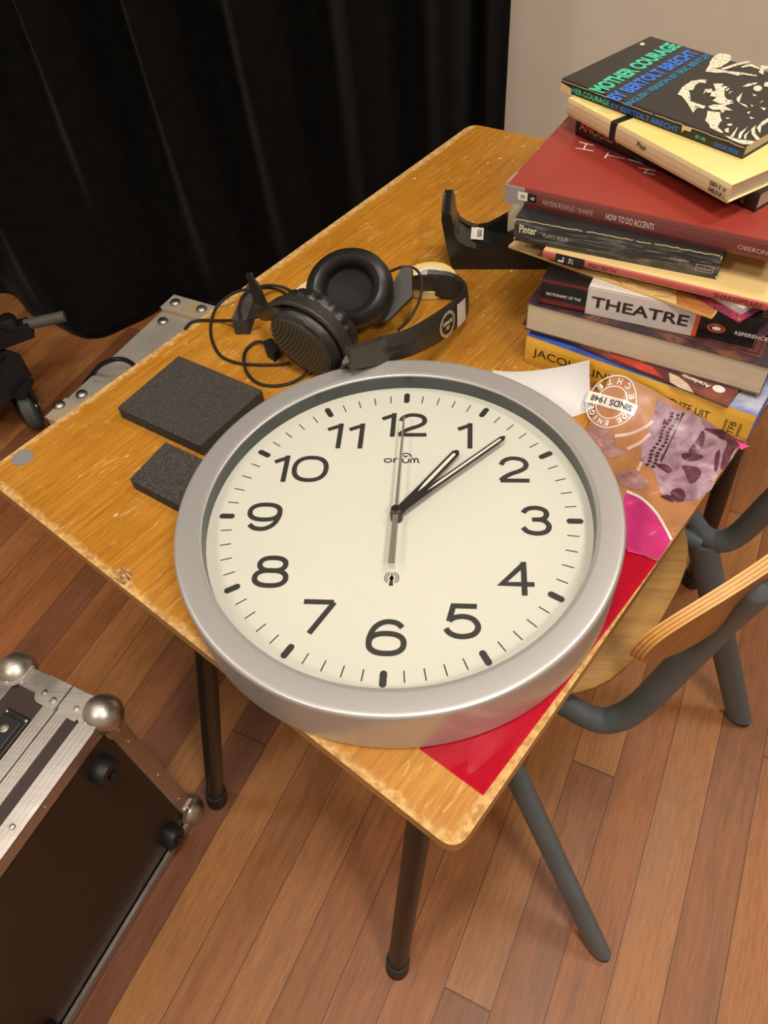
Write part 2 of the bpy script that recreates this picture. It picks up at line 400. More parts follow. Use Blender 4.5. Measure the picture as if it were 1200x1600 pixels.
def text_verts(s, bold=0.0, spacing=1.0):
    c = bpy.data.curves.new('t', 'FONT'); c.body = s; c.resolution_u = 3; c.offset = bold; c.space_character = spacing
    o = bpy.data.objects.new('t', c); COL.objects.link(o)
    bpy.context.view_layer.update()
    me = bpy.data.meshes.new_from_object(o)
    vs = [(v.co.x, v.co.y) for v in me.vertices]; fs = [tuple(p.vertices) for p in me.polygons]
    bpy.data.objects.remove(o); bpy.data.curves.remove(c); bpy.data.meshes.remove(me)
    return vs, fs
def text(mb, s, M, x, y, wd, ht, z=0.0, mi=0, bold=0.0, fn=None, spacing=1.0):
    """string s fitted into the box (x, y, wd, ht) of the frame M"""
    vs, fs = text_verts(s, bold, spacing)
    if not vs: return
    x0 = min(v[0] for v in vs); x1 = max(v[0] for v in vs); y0 = min(v[1] for v in vs); y1 = max(v[1] for v in vs)
    kx = wd / max(1e-6, x1 - x0); ky = ht / max(1e-6, y1 - y0)
    out = [Vector((x + (a - x0) * kx, y + (b - y0) * ky, z)) for a, b in vs]
    out = [fn(v) for v in out] if fn else [M @ v for v in out]
    mb.add(out, fs, mi)
def struct(o): o['kind'] = 'structure'; return o

# ------------------------------------------------------------------ shared materials
TW = 0.0  # set below
T_F = P(713, 1333, TZ); T_L = P(-26, 740, TZ)
TANG = math.radians(55.6)
M_alu = mat_brushed('aluminium', srgb(196, 190, 184), 0.34, 0, 0.12)
M_chrome = mat_brushed('zinc_plated_steel', srgb(196, 192, 184), 0.40, 0, 0.22, 0.05)
M_blackp = plain('black_plastic', srgb(26, 25, 24), 0.42, 0, 0.15)
M_blackm = plain('black_matte', srgb(20, 19, 18), 0.6, 0, 0.15)
M_rubber = plain('black_rubber', srgb(24, 24, 24), 0.5, 0, 0.2)
M_legblk = plain('black_painted_steel', srgb(24, 20, 18), 0.35, 0, 0.2)
M_grey = plain('grey_painted_steel', srgb(88, 96, 100), 0.45, 0, 0.10, 25)
M_foam = mat_foam()
M_pages = mat_pages('book_pages', (222, 204, 176))
M_pagesw = mat_pages('white_pages', (226, 216, 200))
M_ink = plain('black_ink', srgb(44, 42, 40), 0.5, 0, 0.05)
M_inkd = plain('dark_ink', srgb(30, 26, 24), 0.5, 0, 0.05)
M_white = plain('white_ink', srgb(230, 224, 214), 0.5, 0, 0.03)
M_cream = plain('cream_ink', srgb(226, 216, 182), 0.5, 0, 0.03)

# ------------------------------------------------------------------ the setting
fl = MB().add([(-3.2, -3.0, 0), (3.2, -3.0, 0), (3.2, 1.62, 0), (-3.2, 1.62, 0)], [(0, 1, 2, 3)])
struct(fl.build('floor', mat_floor()))
M_wall = plain('greige_wall_paint', srgb(214, 204, 190), 0.8, 0, 0.03, 8, 0.15, 0.2, 0, 220)
M_ceil = plain('white_ceiling', srgb(216, 206, 190), 0.9, 0, 0.02)
for nm, c, s in (('wall_back', (0, 1.67, CEIL / 2), (6.4, 0.1, CEIL)), ('wall_front', (0, -3.05, CEIL / 2), (6.4, 0.1, CEIL)),
                 ('wall_left', (-3.25, -0.69, CEIL / 2), (0.1, 4.82, CEIL)), ('wall_right', (3.25, -0.69, CEIL / 2), (0.1, 4.82, CEIL))):
    struct(MB().box(c, s).build(nm, M_wall))
struct(MB().box((0, -0.69, CEIL + 0.05), (6.6, 4.82, 0.1)).build('ceiling', M_ceil))
# ceiling lamps (the room's light and the added one for the back wall)
me_, nt_, b_ = nodes('lamp_diffuser'); b_.inputs['Emission Color'].default_value = LAMP_COL + (1,); b_.inputs['Emission Strength'].default_value = 4.0
b_.inputs['Base Color'].default_value = (0.9, 0.88, 0.82, 1)
for i, (x, y, pw) in enumerate(LAMPS):
    t = root('ceiling_lamp', (x, y, CEIL), 'unseen square ceiling lamp with a white diffuser', 'lamp', 'ceiling lamps')
    MB().box((x, y, CEIL - 0.02), (0.46, 0.46, 0.036)).build('housing', M_alu, t, 0.004)
    MB().box((x, y, CEIL - 0.041), (0.42, 0.42, 0.004)).build('diffuser', me_, t)
    ld = bpy.data.lights.new('lamp_light', 'AREA'); ld.shape = 'SQUARE'; ld.size = 0.42; ld.energy = pw; ld.color = LAMP_COL
    lo = bpy.data.objects.new('lamp_light', ld); COL.objects.link(lo); lo.parent = t; lo.location = (0, 0, -0.05)

# curtain: folds are laid out along x, hanging from above the picture to just off the floor
def curtain():
    t = root('stage_curtain', (-0.9, 1.38, 0), 'black pleated stage curtain hanging in front of the back wall', 'curtain')
    ridge = [-2.3, -2.05, -1.8, -1.56, -1.36, -1.15, -0.855, -0.636, -0.4175, -0.181, 0.009, 0.121]
    xs = [];
    x = -2.35
    while x <= 0.1371: xs.append(x); x += 0.0115
    xs[-1] = 0.1365
    def fold(x):
        d = min(range(len(ridge)), key=lambda i: abs(ridge[i] - x))
        j = max(0, min(len(ridge) - 2, max(i for i in range(len(ridge)) if ridge[i] <= x or i == 0)))
        a, b = ridge[j], ridge[j + 1]; f = max(0, min(1, (x - a) / (b - a)))
        return (0.5 + 0.5 * math.cos(2 * math.pi * f ** 1.35)) ** 1.3
    hem = [(-2.35, 1.40), (-1.9, 1.45), (-1.6, 1.38), (-1.45, 1.45), (-1.36, 1.462), (-1.325, 1.45), (-1.228, 1.335), (-1.15, 1.305), (-1.086, 1.262), (-1.045, 1.236), (-1.0, 1.226), (-0.955, 1.238),
           (-0.915, 1.284), (-0.865, 1.32), (-0.84, 1.362), (-0.80, 1.405), (-0.7, 1.385), (-0.6, 1.35), (-0.5, 1.45), (-0.38, 1.38), (-0.28, 1.45), (-0.17, 1.38), (-0.08, 1.44), (0.01, 1.39), (0.2, 1.43)]
    def hemy(x):
        for (a, ya), (b, yb) in zip(hem, hem[1:]):
            if x <= b:
                f = max(0, min(1, (x - a) / (b - a))); return ya + (yb - ya) * f
        return hem[-1][1]
    zs = [0.006, 0.03, 0.08, 0.2, 0.35, 0.5, 0.65, 0.8, 1.0, 1.4, 1.8, 2.3, 2.84]
    vs = []; fs = []
    for z in zs:
        for x in xs:
            k = max(0, 1 - z / 0.85) ** 1.3
            y = (1.445 - 0.165 * fold(x)) * (1 - k) + sum(hemy(x + q) for q in (-0.02, 0, 0.02)) / 3 * k
            vs.append((x, y, z))
    n = len(xs)
    fs = [(r * n + i, r * n + i + 1, (r + 1) * n + i + 1, (r + 1) * n + i) for r in range(len(zs) - 1) for i in range(n - 1)]
    mb = MB().add(vs, fs, 0, True)
    o = mb.build('cloth', mat_curtain(), t)
    md = o.modifiers.new('thick', 'SOLIDIFY'); md.thickness = 0.004
    MB().tube([(-2.4, 1.37, 2.86), (0.2, 1.37, 2.86)], 0.018).build('curtain_rail', M_alu, t)
curtain()

# ------------------------------------------------------------------ table
e_ax = Vector((-math.sin(TANG), math.cos(TANG), 0)); n_ax = Vector((math.cos(TANG), math.sin(TANG), 0))
def table():
    global TW
    TW = (T_L - T_F).dot(e_ax)
    t = root('school_table', (T_F.x, T_F.y, 0), 'worn varnished plywood table with black tube legs carrying the clock and books', 'table', None, TANG)
    inv = rootmat(t).inverted()
    far = inv @ P(738, 197, TZ); fr2 = inv @ P(766, 205, TZ)
    fx = far.x
    # local outline: x along the grain (away), y along the front edge (to the left)
    lw = (inv @ P(80, 655, TZ)).y
    lb = (inv @ P(500, 369, TZ)).y
    def corner(a, b, c, r, n=6):
        a, b, c = Vector(a), Vector(b), Vector(c)
        p = b + (a - b).normalized() * r; q = b + (c - b).normalized() * r
        return [tuple((1 - s) ** 2 * p + 2 * s * (1 - s) * b + s * s * q) for s in [i / n for i in range(n + 1)]]
    F, L, B, Rr = (0, 0), (0, TW), (fx + 0.006, far.y + 0.006), (fx + 0.075, 0.0)
    out = corner(Rr, F, L, 0.016) + corner(F, L, B, 0.02) + corner(L, B, Rr, 0.02) + corner(B, Rr, F, 0.02)
    mb = MB().prism([(x, y, TZ - 0.017) for x, y in out], 0.017, mi=0, mis=1)
    mb.build('tabletop', [mat_table(), mat_ply('ply_edge', srgb(120, 80, 36), srgb(196, 150, 88))], t, 0.0025, None, False, 3)
    # frame under the top
    fb = MB()
    for y in (0.09, TW - 0.09): fb.box((fx / 2 + 0.03, y, TZ - 0.034), (fx - 0.16, 0.03, 0.03))
    for x in (0.11, fx - 0.05): fb.box((x, TW / 2, TZ - 0.034), (0.03, TW - 0.16, 0.03))
    fb.build('frame', M_legblk, t, 0.003, None, False)
    legs = [(P(620, 1510, 0.012), P(653, 1300, 0.43)), (P(337, 1247, 0.012), P(323, 1045, 0.42)), None, None]
    a = P(1140, 745, 0.40); b = P(1110, 835, 0.30)
    l0 = inv @ legs[0][0]; l1 = inv @ legs[1][0]
    pa = inv @ a
    legs[2] = (None, a); 
    res = []
    for k in (0, 1):
        f, q = legs[k]; d = (q - f) / (q.z - f.z); top = f + d * (TZ - 0.02 - f.z); res.append((f, top))
    d = (a - P(1106, 850, 0.22)) / (0.18); f3 = a + d * (0.012 - a.z); t3 = a + d * (TZ - 0.02 - a.z)
    # keep the far right leg under the top: same lean as the front leg, mirrored
    la = inv @ a; f3l = Vector((la.x + 0.085, la.y, 0.012)); t3l = Vector((la.x - 0.07, la.y + 0.012, TZ - 0.02))
    M = rootmat(t)
    res.append((M @ f3l, M @ t3l))
    f4 = Vector((f3l.x, TW - 0.09, 0.012)); t4 = Vector((t3l.x, TW - 0.11, TZ - 0.02))
    res.append((M @ f4, M @ t4))
    for f, tp in res:
        o = MB().tube([f, tp], 0.0145, 20).build('leg', M_legblk, t)
        u = (tp - f).normalized()
        c = MB().tube([f - Vector((0, 0, 0.011)) , f + u * 0.028], 0.0175, 20).build('rubber_foot', M_rubber, o, 0.002)
    mb = MB().add([P(u, v, TZ + 0.0003) for u, v in ((170, 900), (180, 890), (194, 886), (206, 893), (204, 906), (194, 914), (182, 908))], [tuple(range(7))])
    mb.build('splintered_chip', mat_mottle('splintered_wood', [(0.35, srgb(98, 64, 30)), (0.5, srgb(160, 118, 66)), (0.65, srgb(214, 176, 118))], 1.0, 0.8, 3, 0.3, (420, 120, 1)), t)
table()

# round grey sticker and the chipped splinter spot
def sticker():
    c = P(35, 715, TZ); o = MB().lathe([(0.0001, 0.0006), (0.0118, 0.0006), (0.012, 0.0001)], Matrix.Translation((c.x, c.y, TZ)), 40)
    setp(o.build('sticker', plain('grey_felt', srgb(128, 122, 126), 0.8, 0, 0.1, 300)), 'round grey felt sticker near the left corner of the table', 'sticker')
sticker()

# ------------------------------------------------------------------ clock
S = 0.158
CZ = TZ + 0.2515 * S + 0.0012       # dial height
def CM(z=0.0): return Matrix.Translation((0, 0, CZ + z * S)) @ Matrix.Diagonal((S, S, S, 1))
def clock():
    t = root('wall_clock', (0, 0, TZ), 'large round silver wall clock lying face up on the table corner', 'clock')
    M_sil = plain('silver_paint', srgb(190, 188, 186), 0.36, 0.55, 0.03, 900, 0.03)
    M_ring = plain('dark_gloss_ring', srgb(70, 74, 76), 0.3, 0.15, 0.2, 20)
    M_dial = plain('cream_dial', srgb(206, 203, 192), 0.6, 0, 0.015, 10)
    prof = [(1.0, -0.25), (1.245, -0.25), (1.256, -0.243), (1.258, 0.085), (1.256, 0.105), (1.250, 0.114), (1.244, 0.1175), (1.236, 0.1188), (1.226, 0.1192), (1.13, 0.1192), (1.122, 0.1188), (1.118, 0.1176), (1.116, 0.114), (1.112, 0.1135), (1.108, 0.113), (1.104, 0.110), (1.103, 0.098)]
    MB().lathe(prof, CM(), 160).build('case', M_sil, t)
    MB().lathe([(1.1032, 0.100), (1.1035, 0.0), (1.1035, -0.02)], CM(), 160).build('inner_ring', M_ring, t)
    MB().lathe([(0.0001, -0.2), (1.0, -0.2), (1.0, -0.249)], CM(), 96).build('back_plate', M_blackp, t)
    dial = MB().lathe([(0.0001, 0.0), (1.1025, 0.0), (1.1025, -0.03), (0.0001, -0.03)], CM(), 160, smooth=False).build('dial', M_dial, t)
    Z = 0.0012; W = 0.0308
    for i in range(60):
        a = math.radians(6 * i); M = CM() @ Matrix.Rotation(-a, 4, 'Z')
        if i % 5 == 0:
            h = 0.0185
            pts = arc(0, 1.048 - h, h, h, 0, 180, 12) + arc(0, 0.956 + h, h, h, 180, 360, 12)
            m2 = MB(); poly(m2, pts, M, Z); m2.build('hour_marker', M_ink, dial)
        else:
            tk = MB(); ribbon(tk, [(0, 0.958), (0, 1.024)], 0.0068, M, z=Z); tk.build('minute_tick', M_ink, dial)
    # numerals: strokes in a unit box
    def G(c, x, y, w, h):
        k = W / 2; X = lambda u: x + k + u * (w - W); Y = lambda v: y + k + v * (h - W)
        f = lambda pts: [(X(a), Y(b)) for a, b in pts]
        E = lambda cx, cy, rx, ry, a, b, n=22: arc(cx, cy, rx, ry, a, b, n)
        if c == '1': return [(f([(-0.1, 0.80), (1.0, 1.0), (1.0, 1.02)]), 0), (f([(1.0, 1.10), (1.0, -0.10)]), 0)]
        if c == '0': return [(f(sq(0.5, 0.5, 0.5, 0.5)), 1)]
        if c == '2': return [(f(sp2([(0.02, 0.70), (0.12, 0.88), (0.34, 0.99), (0.6, 1.0), (0.86, 0.92), (0.98, 0.74), (0.92, 0.56), (0.7, 0.42), (0.42, 0.31), (0.16, 0.16), (0.02, 0.03)], 5) + [(0.0, 0.0)]), 0), (f([(-0.02, 0.0), (1.08, 0.0)]), 0)]
        if c == '3': return [(f(sp2([(0.03, 0.80), (0.15, 0.93), (0.36, 1.0), (0.62, 1.0), (0.86, 0.91), (0.93, 0.76), (0.85, 0.61), (0.66, 0.545), (0.36, 0.535)], 5)), 0),
                              (f(sp2([(0.60, 0.54), (0.84, 0.48), (0.99, 0.30), (0.92, 0.11), (0.7, 0.01), (0.42, 0.0), (0.16, 0.07), (0.0, 0.22)], 5)), 0)]
        if c == '4': return [(f([(0.74, 1.09), (0.74, -0.10)]), 0), (f([(0.74, 1.0), (0.0, 0.29), (1.08, 0.29)]), 0)]
        if c == '5': return [(f([(0.96, 1.0), (0.2, 1.0), (0.07, 0.48)]), 0), (f(sp2([(0.07, 0.5), (0.26, 0.61), (0.54, 0.65), (0.82, 0.58), (0.98, 0.40), (0.98, 0.22), (0.84, 0.07), (0.58, 0.0), (0.32, 0.01), (0.1, 0.1), (-0.02, 0.24)], 5)), 0)]
        six = [(sp2([(0.93, 0.82), (0.78, 0.95), (0.55, 1.0), (0.32, 0.95), (0.12, 0.78), (0.01, 0.5), (0.0, 0.33)], 6), 0), (sq(0.5, 0.31, 0.5, 0.31), 1)]
        if c == '6': return [(f(p), k2) for p, k2 in six]
        if c == '9': return [(f([(1 - a, 1 - b) for a, b in p]), k2) for p, k2 in six]
        if c == '7': return [(f([(-0.06, 1.0), (0.97, 1.0)]), 0), (f([(0.99, 1.0), (0.28, -0.1)]), 0)]
        if c == '8': return [(f(sq(0.5, 0.765, 0.42, 0.235)), 1), (f(sq(0.5, 0.27, 0.5, 0.27)), 1)]
    def sq(cx, cy, rx, ry, n=40, p=2.35):
        o = []
        for i in range(n):
            a = 2 * math.pi * i / n; ca, sa = math.cos(a), math.sin(a)
            o.append((cx + rx * math.copysign(abs(ca) ** (2 / p), ca), cy + ry * math.copysign(abs(sa) ** (2 / p), sa)))
        return o
    boxes = {'12': [('1', -0.155, 0.653, 0.098, 0.207), ('2', -0.045, 0.653, 0.19, 0.207)], '1': [('1', 0.33, 0.556, 0.099, 0.213)],
             '2': [('2', 0.582, 0.281, 0.185, 0.207)], '3': [('3', 0.698, -0.105, 0.176, 0.211)], '4': [('4', 0.575, -0.496, 0.188, 0.211)],
             '5': [('5', 0.288, -0.767, 0.192, 0.21)], '6': [('6', -0.105, -0.878, 0.21, 0.215)], '7': [('7', -0.465, -0.76, 0.188, 0.205)],
             '8': [('8', -0.772, -0.491, 0.205, 0.215)], '9': [('9', -0.885, -0.106, 0.21, 0.212)],
             '10': [('1', -0.797, 0.272, 0.1, 0.211), ('0', -0.672, 0.270, 0.228, 0.215)], '11': [('1', -0.497, 0.552, 0.105, 0.213), ('1', -0.358, 0.552, 0.105, 0.213)]}
    for nm, gl in boxes.items():
        mb = MB()
        for i, (c, x, y, w_, h_) in enumerate(gl):
            for j, (pts, cl) in enumerate(G(c, x, y, w_, h_)): ribbon(mb, pts, W, CM(), bool(cl), Z + 0.0004 * (i + j))
        mb.build('numeral', M_ink, dial)
    # brand lettering with a small dome over the u, and the radio mast mark
    lg = MB(); lw = 0.0092
    def st(pts, cl=False, z=Z): ribbon(lg, pts, lw, CM(), cl, z)
    by = 0.4335; xh = 0.033
    st(sq(-0.084, by + xh / 2, 0.0215, xh / 2 - 0.002), True)
    st([(-0.047, by - 0.002), (-0.047, by + xh)]); st(sp2([(-0.047, by + xh * 0.5), (-0.043, by + xh * 0.9), (-0.026, by + xh)], 5))
    st([(-0.011, by - 0.002), (-0.011, by + xh)])
    st(sp2([(0.007, by + xh), (0.007, by + 0.008), (0.02, by), (0.034, by), (0.043, by + 0.008)], 5) + [(0.043, by + xh)])
    st([(0.056, by - 0.002), (0.056, by + xh * 0.7)] + sp2([(0.056, by + xh * 0.7), (0.063, by + xh), (0.071, by + xh), (0.078, by + xh * 0.7)], 4) + [(0.078, by - 0.002)])
    st(sp2([(0.078, by + xh * 0.7), (0.085, by + xh), (0.093, by + xh), (0.1, by + xh * 0.7)], 4) + [(0.1, by - 0.002)])
    st([(0.108, by), (0.113, by)])
    st(arc(0.022, by + xh + 0.012, 0.034, 0.032, 0, 180, 16)); st([(0.008, by + xh + 0.028), (0.02, by + xh + 0.013), (0.035, by + xh + 0.024)])
    lg.build('brand_lettering', M_ink, dial)
    an = MB()
    poly(an, [(-0.013, -0.458), (0.011, -0.458), (0.006, -0.405), (0.0, -0.36), (-0.006, -0.405)], CM(), Z)
    poly(an, arc(0, -0.408, 0.013, 0.013, 0, 360, 14)[:-1], CM(), Z)
    for r in (0.026, 0.038):
        ribbon(an, arc(0, -0.408, r, r, -55, 75, 14), 0.005, CM(), False, Z); ribbon(an, arc(0, -0.408, r, r, 105, 235, 14), 0.005, CM(), False, Z)
    an.build('radio_mark', M_ink, dial)
    # hands
    M_hand = plain('black_hand', srgb(38, 34, 32), 0.4, 0, 0.05); M_lume = plain('pale_hand_inlay', srgb(226, 214, 204), 0.5, 0, 0.02)
    M_sec = plain('grey_hand', srgb(150, 142, 132), 0.35, 0.5, 0.05)
    def hand(name, ang, z, L, w0, w1, wi, s0):
        """tapering black bar with a pale slot and an angled tip"""
        M = CM() @ Matrix.Rotation(-math.radians(ang), 4, 'Z'); b = MB(); th = 0.006
        b.prism([M @ Vector(p) for p in [(-w0, -0.02, z), (w0, -0.02, z), (w0, 0.03, z), (w1, s0 + 0.05, z), (w1, L - 0.022, z), (w1 * 0.35, L, z), (-w1 * 0.35, L, z), (-w1, L - 0.022, z), (-w1, s0 + 0.05, z), (-w0, 0.03, z)]], th * S)
        o = b.build(name, M_hand, t)
        q = MB(); zz = z + th + 0.001; e = L - 0.042
        poly(q, [M @ Vector((x, y, zz)) for x, y in [(0, s0), (wi * 0.8, s0 + 0.06), (wi, s0 + 0.12), (wi, e)] + [(wi * math.cos(a_), e + wi * math.sin(a_)) for a_ in (0.5, 1.0, 1.57, 2.1, 2.6)] + [(-wi, e), (-wi, s0 + 0.12), (-wi * 0.8, s0 + 0.06)]])
        q.build('inlay', M_lume, o)
    hand('hour_hand', 34.6, 0.040, 0.602, 0.030, 0.0248, 0.0100, 0.20)
    hand('minute_hand', 46.1, 0.055, 0.866, 0.026, 0.0180, 0.0068, 0.235)
    M = CM()
    b = MB(); z = 0.072
    b.prism([M @ Vector(p) for p in [(-0.010, 0.01, z), (0.010, 0.01, z), (0.0055, 0.755, z), (-0.0055, 0.755, z)]][::1], 0.005 * S)
    b.prism([M @ Vector(p) for p in [(-0.018, -0.36, z), (0.018, -0.36, z), (0.015, 0.01, z), (-0.015, 0.01, z)]], 0.005 * S)
    b.build('second_hand', M_sec, t)
    MB().lathe([(0.036, 0.0), (0.036, 0.05), (0.033, 0.052), (0.033, 0.064), (0.030, 0.066), (0.030, 0.085), (0.026, 0.09), (0.0001, 0.091)], CM(), 28, smooth=False).build('hand_boss', M_hand, t)
    MB().lathe([(0.0285, 0.070), (0.0285, 0.094), (0.025, 0.098), (0.0001, 0.099)], CM(), 28, smooth=False).build('boss_cap', plain('brushed_cap', srgb(120, 116, 110), 0.3, 1.0, 0.05), t)
    MB().lathe([(0.0001, 0.103), (1.1028, 0.103)], CM(), 160, smooth=False).build('glass', mat_glass(), t)
clock()

# ------------------------------------------------------------------ foam pads
def slab(name, pts, z0, z1, label, cat='foam', group=None):
    c = sum((Vector((p.x, p.y, 0)) for p in pts), Vector()) / len(pts)
    mb = MB().prism([(p.x, p.y, z0) for p in pts], z1 - z0)
    t = setp(mb.build(name, M_foam), label, cat, group)
    me = t.data; off = Vector((c.x, c.y, z0))
    for v in me.vertices: v.co -= off
    t.location = off
    md = t.modifiers.new('bevel', 'BEVEL'); md.width = 0.0015; md.segments = 2
    return t
ft = TZ + 0.0155
slab('foam_pad', [P(279, 556, ft), P(183, 637, ft), P(313, 697, ft), P(410, 610, ft)], TZ, ft, 'larger dark grey foam pad lying beside the clock, nearer the headphones', 'foam pad')
slab('foam_pad', [P(258, 690, ft), P(202, 748, ft), P(300, 800, ft), P(318, 770, ft), P(334, 725, ft)], TZ, TZ + 0.0148, 'dark grey foam pad half hidden behind the clock, nearer the front table edge', 'foam pad')
slab('foam_strip', [P(361, 500, TZ + 0.022), P(385, 500, TZ + 0.022), P(404, 440, TZ + 0.022), P(388, 440, TZ + 0.022)], TZ, TZ + 0.022, 'small dark foam strip lying left of the headphones under the cable', 'foam strip')

# ------------------------------------------------------------------ books
GB = 'stack of books at the right end of the table'
def book(name, label, x, y, th, L, D, t, z0, cov, spine=None, pages=M_pages, back=None, ct=0.0012, inset=0.002, spine_front=True, rnd=0.0, cat='book', group=None, round_sp=True):
    """closed book: spine-left-bottom corner at x,y; spine runs along th; pages away from it. local axes: x along spine, y to the fore edge, z up"""
    th = math.radians(th)
    o = root(name, (x, y, z0), label, cat, GB, th)
    spine = spine or cov; back = back or cov
    mb = MB()
    mb.box((L / 2, D / 2, t - ct / 2), (L, D, ct), None, 0).box((L / 2, D / 2, ct / 2), (L, D, ct), None, 2)
    cv = mb.build('cover', [cov, spine, back], o, ct * 0.35, None, False)
    if spine_front:
        sb = MB()
        k = 0.0015 if round_sp else 0.0
        pr = [(ct, 0.0003), (0.0, 0.0006), (-k * 0.8, t * 0.2), (-k, t * 0.5), (-k * 0.8, t * 0.8), (0.0, t - 0.0006), (ct, t - 0.0003)]
        sb.prism([(0, a, b) for a, b in pr], L, (1, 0, 0))
        sb.build('spine', spine, o, 0.0004, None, False)
    y0 = ct if spine_front else inset
    y1 = D - (inset * 0.4 if spine_front else ct)
    MB().box((L / 2, (y0 + y1) / 2, t / 2), (L - 2 * inset, y1 - y0, t - 2 * ct - 0.0002), None, 0).build('page_block', pages, o, 0, None, False)
    return o
def spine_frame(o, off=0.0017): 
    return rootmat(o) @ Matrix.Translation((0, -off, 0)) @ Matrix.Rotation(math.pi / 2, 4, 'X')
def top_frame(o, t, off=0.0003): return rootmat(o) @ Matrix.Translation((0, 0, t + off))
def loc(o, u, v, z):
    return rootmat(o).inverted() @ P(u, v, z)
def sloc(o, u, v):
    """(along, up) on the spine plane"""
    M = rootmat(o); n = M.to_3x3() @ Vector((0, 1, 0)); q = M.inverted() @ PP(u, v, M.translation, n); return q.x, q.z

z = TZ
# 1 yellow spine
M_yel = plain('yellow_cover', srgb(232, 176, 58), 0.4, 0, 0.05, 20)
M_blu = mat_mottle('blue_sky_cover', [(0.3, srgb(44, 62, 140)), (0.5, srgb(70, 96, 178)), (0.7, srgb(190, 190, 200))], 9, 0.3)
b1t = 0.0385
b1 = book('paperback', 'thick paperback with yellow spine at the bottom of the stack', 0.1269, 0.2622, -30.54, 0.250, 0.185, b1t, TZ, M_blu, M_yel, M_pagesw)
def spine_text(o, items, mat, name='spine_lettering', off=0.0018):
    F = spine_frame(o, off)
    for s, x, y, wd, ht, bold in items:
        mb = MB(); text(mb, s, F, x, y, wd, ht, 0, 0, bold); mb.build(name, mat, o)
spine_text(b1, [('JACQUELINE', 0.010, 0.0125, 0.096, 0.0135, 0.0), ('EEN KEUZE UIT', 0.141, 0.0145, 0.068, 0.0095, 0.0)], M_inkd)
mb = MB(); F = spine_frame(b1, 0.0018) @ Matrix.Translation((0.238, 0.006, 0)) @ Matrix.Rotation(math.pi / 2, 4, 'Z')
text(mb, 'TFB', F, 0, 0.002, 0.017, 0.0065); 
for i in range(14): ribbon(mb, [(i * 0.0013, 0.0105), (i * 0.0013, 0.0135)], 0.0005, F); ribbon(mb, [(i * 0.0013, -0.0035), (i * 0.0013, -0.0005)], 0.0005, F)
mb.build('publisher_mark', M_inkd, b1)
# 2 thin maroon booklet
z = TZ + b1t
M_aca = mat_mottle('maroon_photo_cover', [(0.3, srgb(58, 30, 30)), (0.5, srgb(96, 54, 50)), (0.62, srgb(128, 74, 62)), (0.78, srgb(160, 70, 52))], 14, 0.22)
b2t = 0.0058
q0 = P(1136, 638, z); q1 = P(925, 548, z + 0.003)
d = (q0 - q1); d.z = 0; d.normalize(); LL = 0.235
q = q0 - d * LL
b2 = book('booklet', 'thin booklet with maroon photo cover poking out above the yellow spine', q.x, q.y, math.degrees(math.atan2(d.y, d.x)), LL, 0.16, b2t, z, M_aca, M_aca, M_pagesw)
mb = MB(); F = top_frame(b2, b2t)
px = [loc(b2, u, v, z + b2t) for u, v in ((1042, 583), (1052, 582), (1090, 605), (1084, 612), (1070, 606), (1066, 598))]
c1 = loc(b2, 1123, 608, z + b2t)
poly(mb, arc(c1.x, c1.y, 0.0062, 0.0052, 0, 360, 24)[:-1], F)
a1 = loc(b2, 1110, 604, z + b2t)
Fr = F @ Matrix.Translation((a1.x, a1.y, 0)) @ Matrix.Rotation(math.pi - 0.02, 4, 'Z')
text(mb, 'Academic', Fr, 0.0, -0.002, 0.030, 0.0058, 0, 0, 0.02)
mb.build('cover_lettering', M_white, b2)
mb = MB(); mats3 = [plain('printed_sleeve', srgb(196, 176, 150), 0.3, 0, 0.25, 120), plain('printed_red_cloth', srgb(182, 62, 46), 0.3, 0, 0.3, 60)]
poly(mb, [loc(b2, u, v, z + b2t) for u, v in ((1045, 580), (1062, 585), (1075, 600), (1084, 616), (1062, 607), (1047, 597))], F @ Matrix.Translation((0, 0, -z - b2t + z)), 0)
for v in mb.v: pass
mb2 = MB(); 
for pts, mi in (([(1045, 582), (1060, 588), (1075, 600), (1084, 614), (1062, 606), (1047, 597)], 0), ([(945, 548), (975, 556), (1020, 574), (1038, 592), (1000, 578), (960, 561)], 1)):
    poly(mb2, [P(u, v, z + b2t + 0.0003) for u, v in pts], None, 0, mi)
mb2.build('cover_picture', mats3, b2)
# 3 big book, fore edge to the front
z = z + b2t; b3t = 0.0352
M_big = mat_mottle('dark_painting_cover', [(0.25, srgb(30, 24, 30)), (0.45, srgb(54, 42, 54)), (0.56, srgb(84, 58, 58)), (0.66, srgb(128, 84, 60)), (0.74, srgb(50, 40, 56))], 22, 0.25, 4, 1.2)
b3 = book('thick_book', 'thick book with dark painted cover, its cream page edges facing the camera', 0.1239, 0.2647, -25.68, 0.2489, 0.19, b3t, z, M_big, M_big, M_pages, ct=0.0012, inset=0.0015, spine_front=False)
sb = MB().box((0.1245, 0.19, b3t / 2), (0.2489, 0.0012, b3t)); sb.build('spine', M_big, b3, 0, None, False)
mb = MB()
for k in range(5):
    F = top_frame(b3, b3t)
    x0, y0, x1, y1 = [(0.125, 0.012, 0.235, 0.075), (0.132, 0.018, 0.16, 0.035), (0.166, 0.018, 0.196, 0.035), (0.2, 0.018, 0.23, 0.035), (0.22, 0.045, 0.24, 0.08)][k]
    ribbon(mb, [(x0, y0), (x1, y0), (x1, y1), (x0, y1)], 0.0035, F, True)
mb.build('cover_picture', plain('painted_frame', srgb(96, 52, 44), 0.3, 0, 0.3, 80), b3)
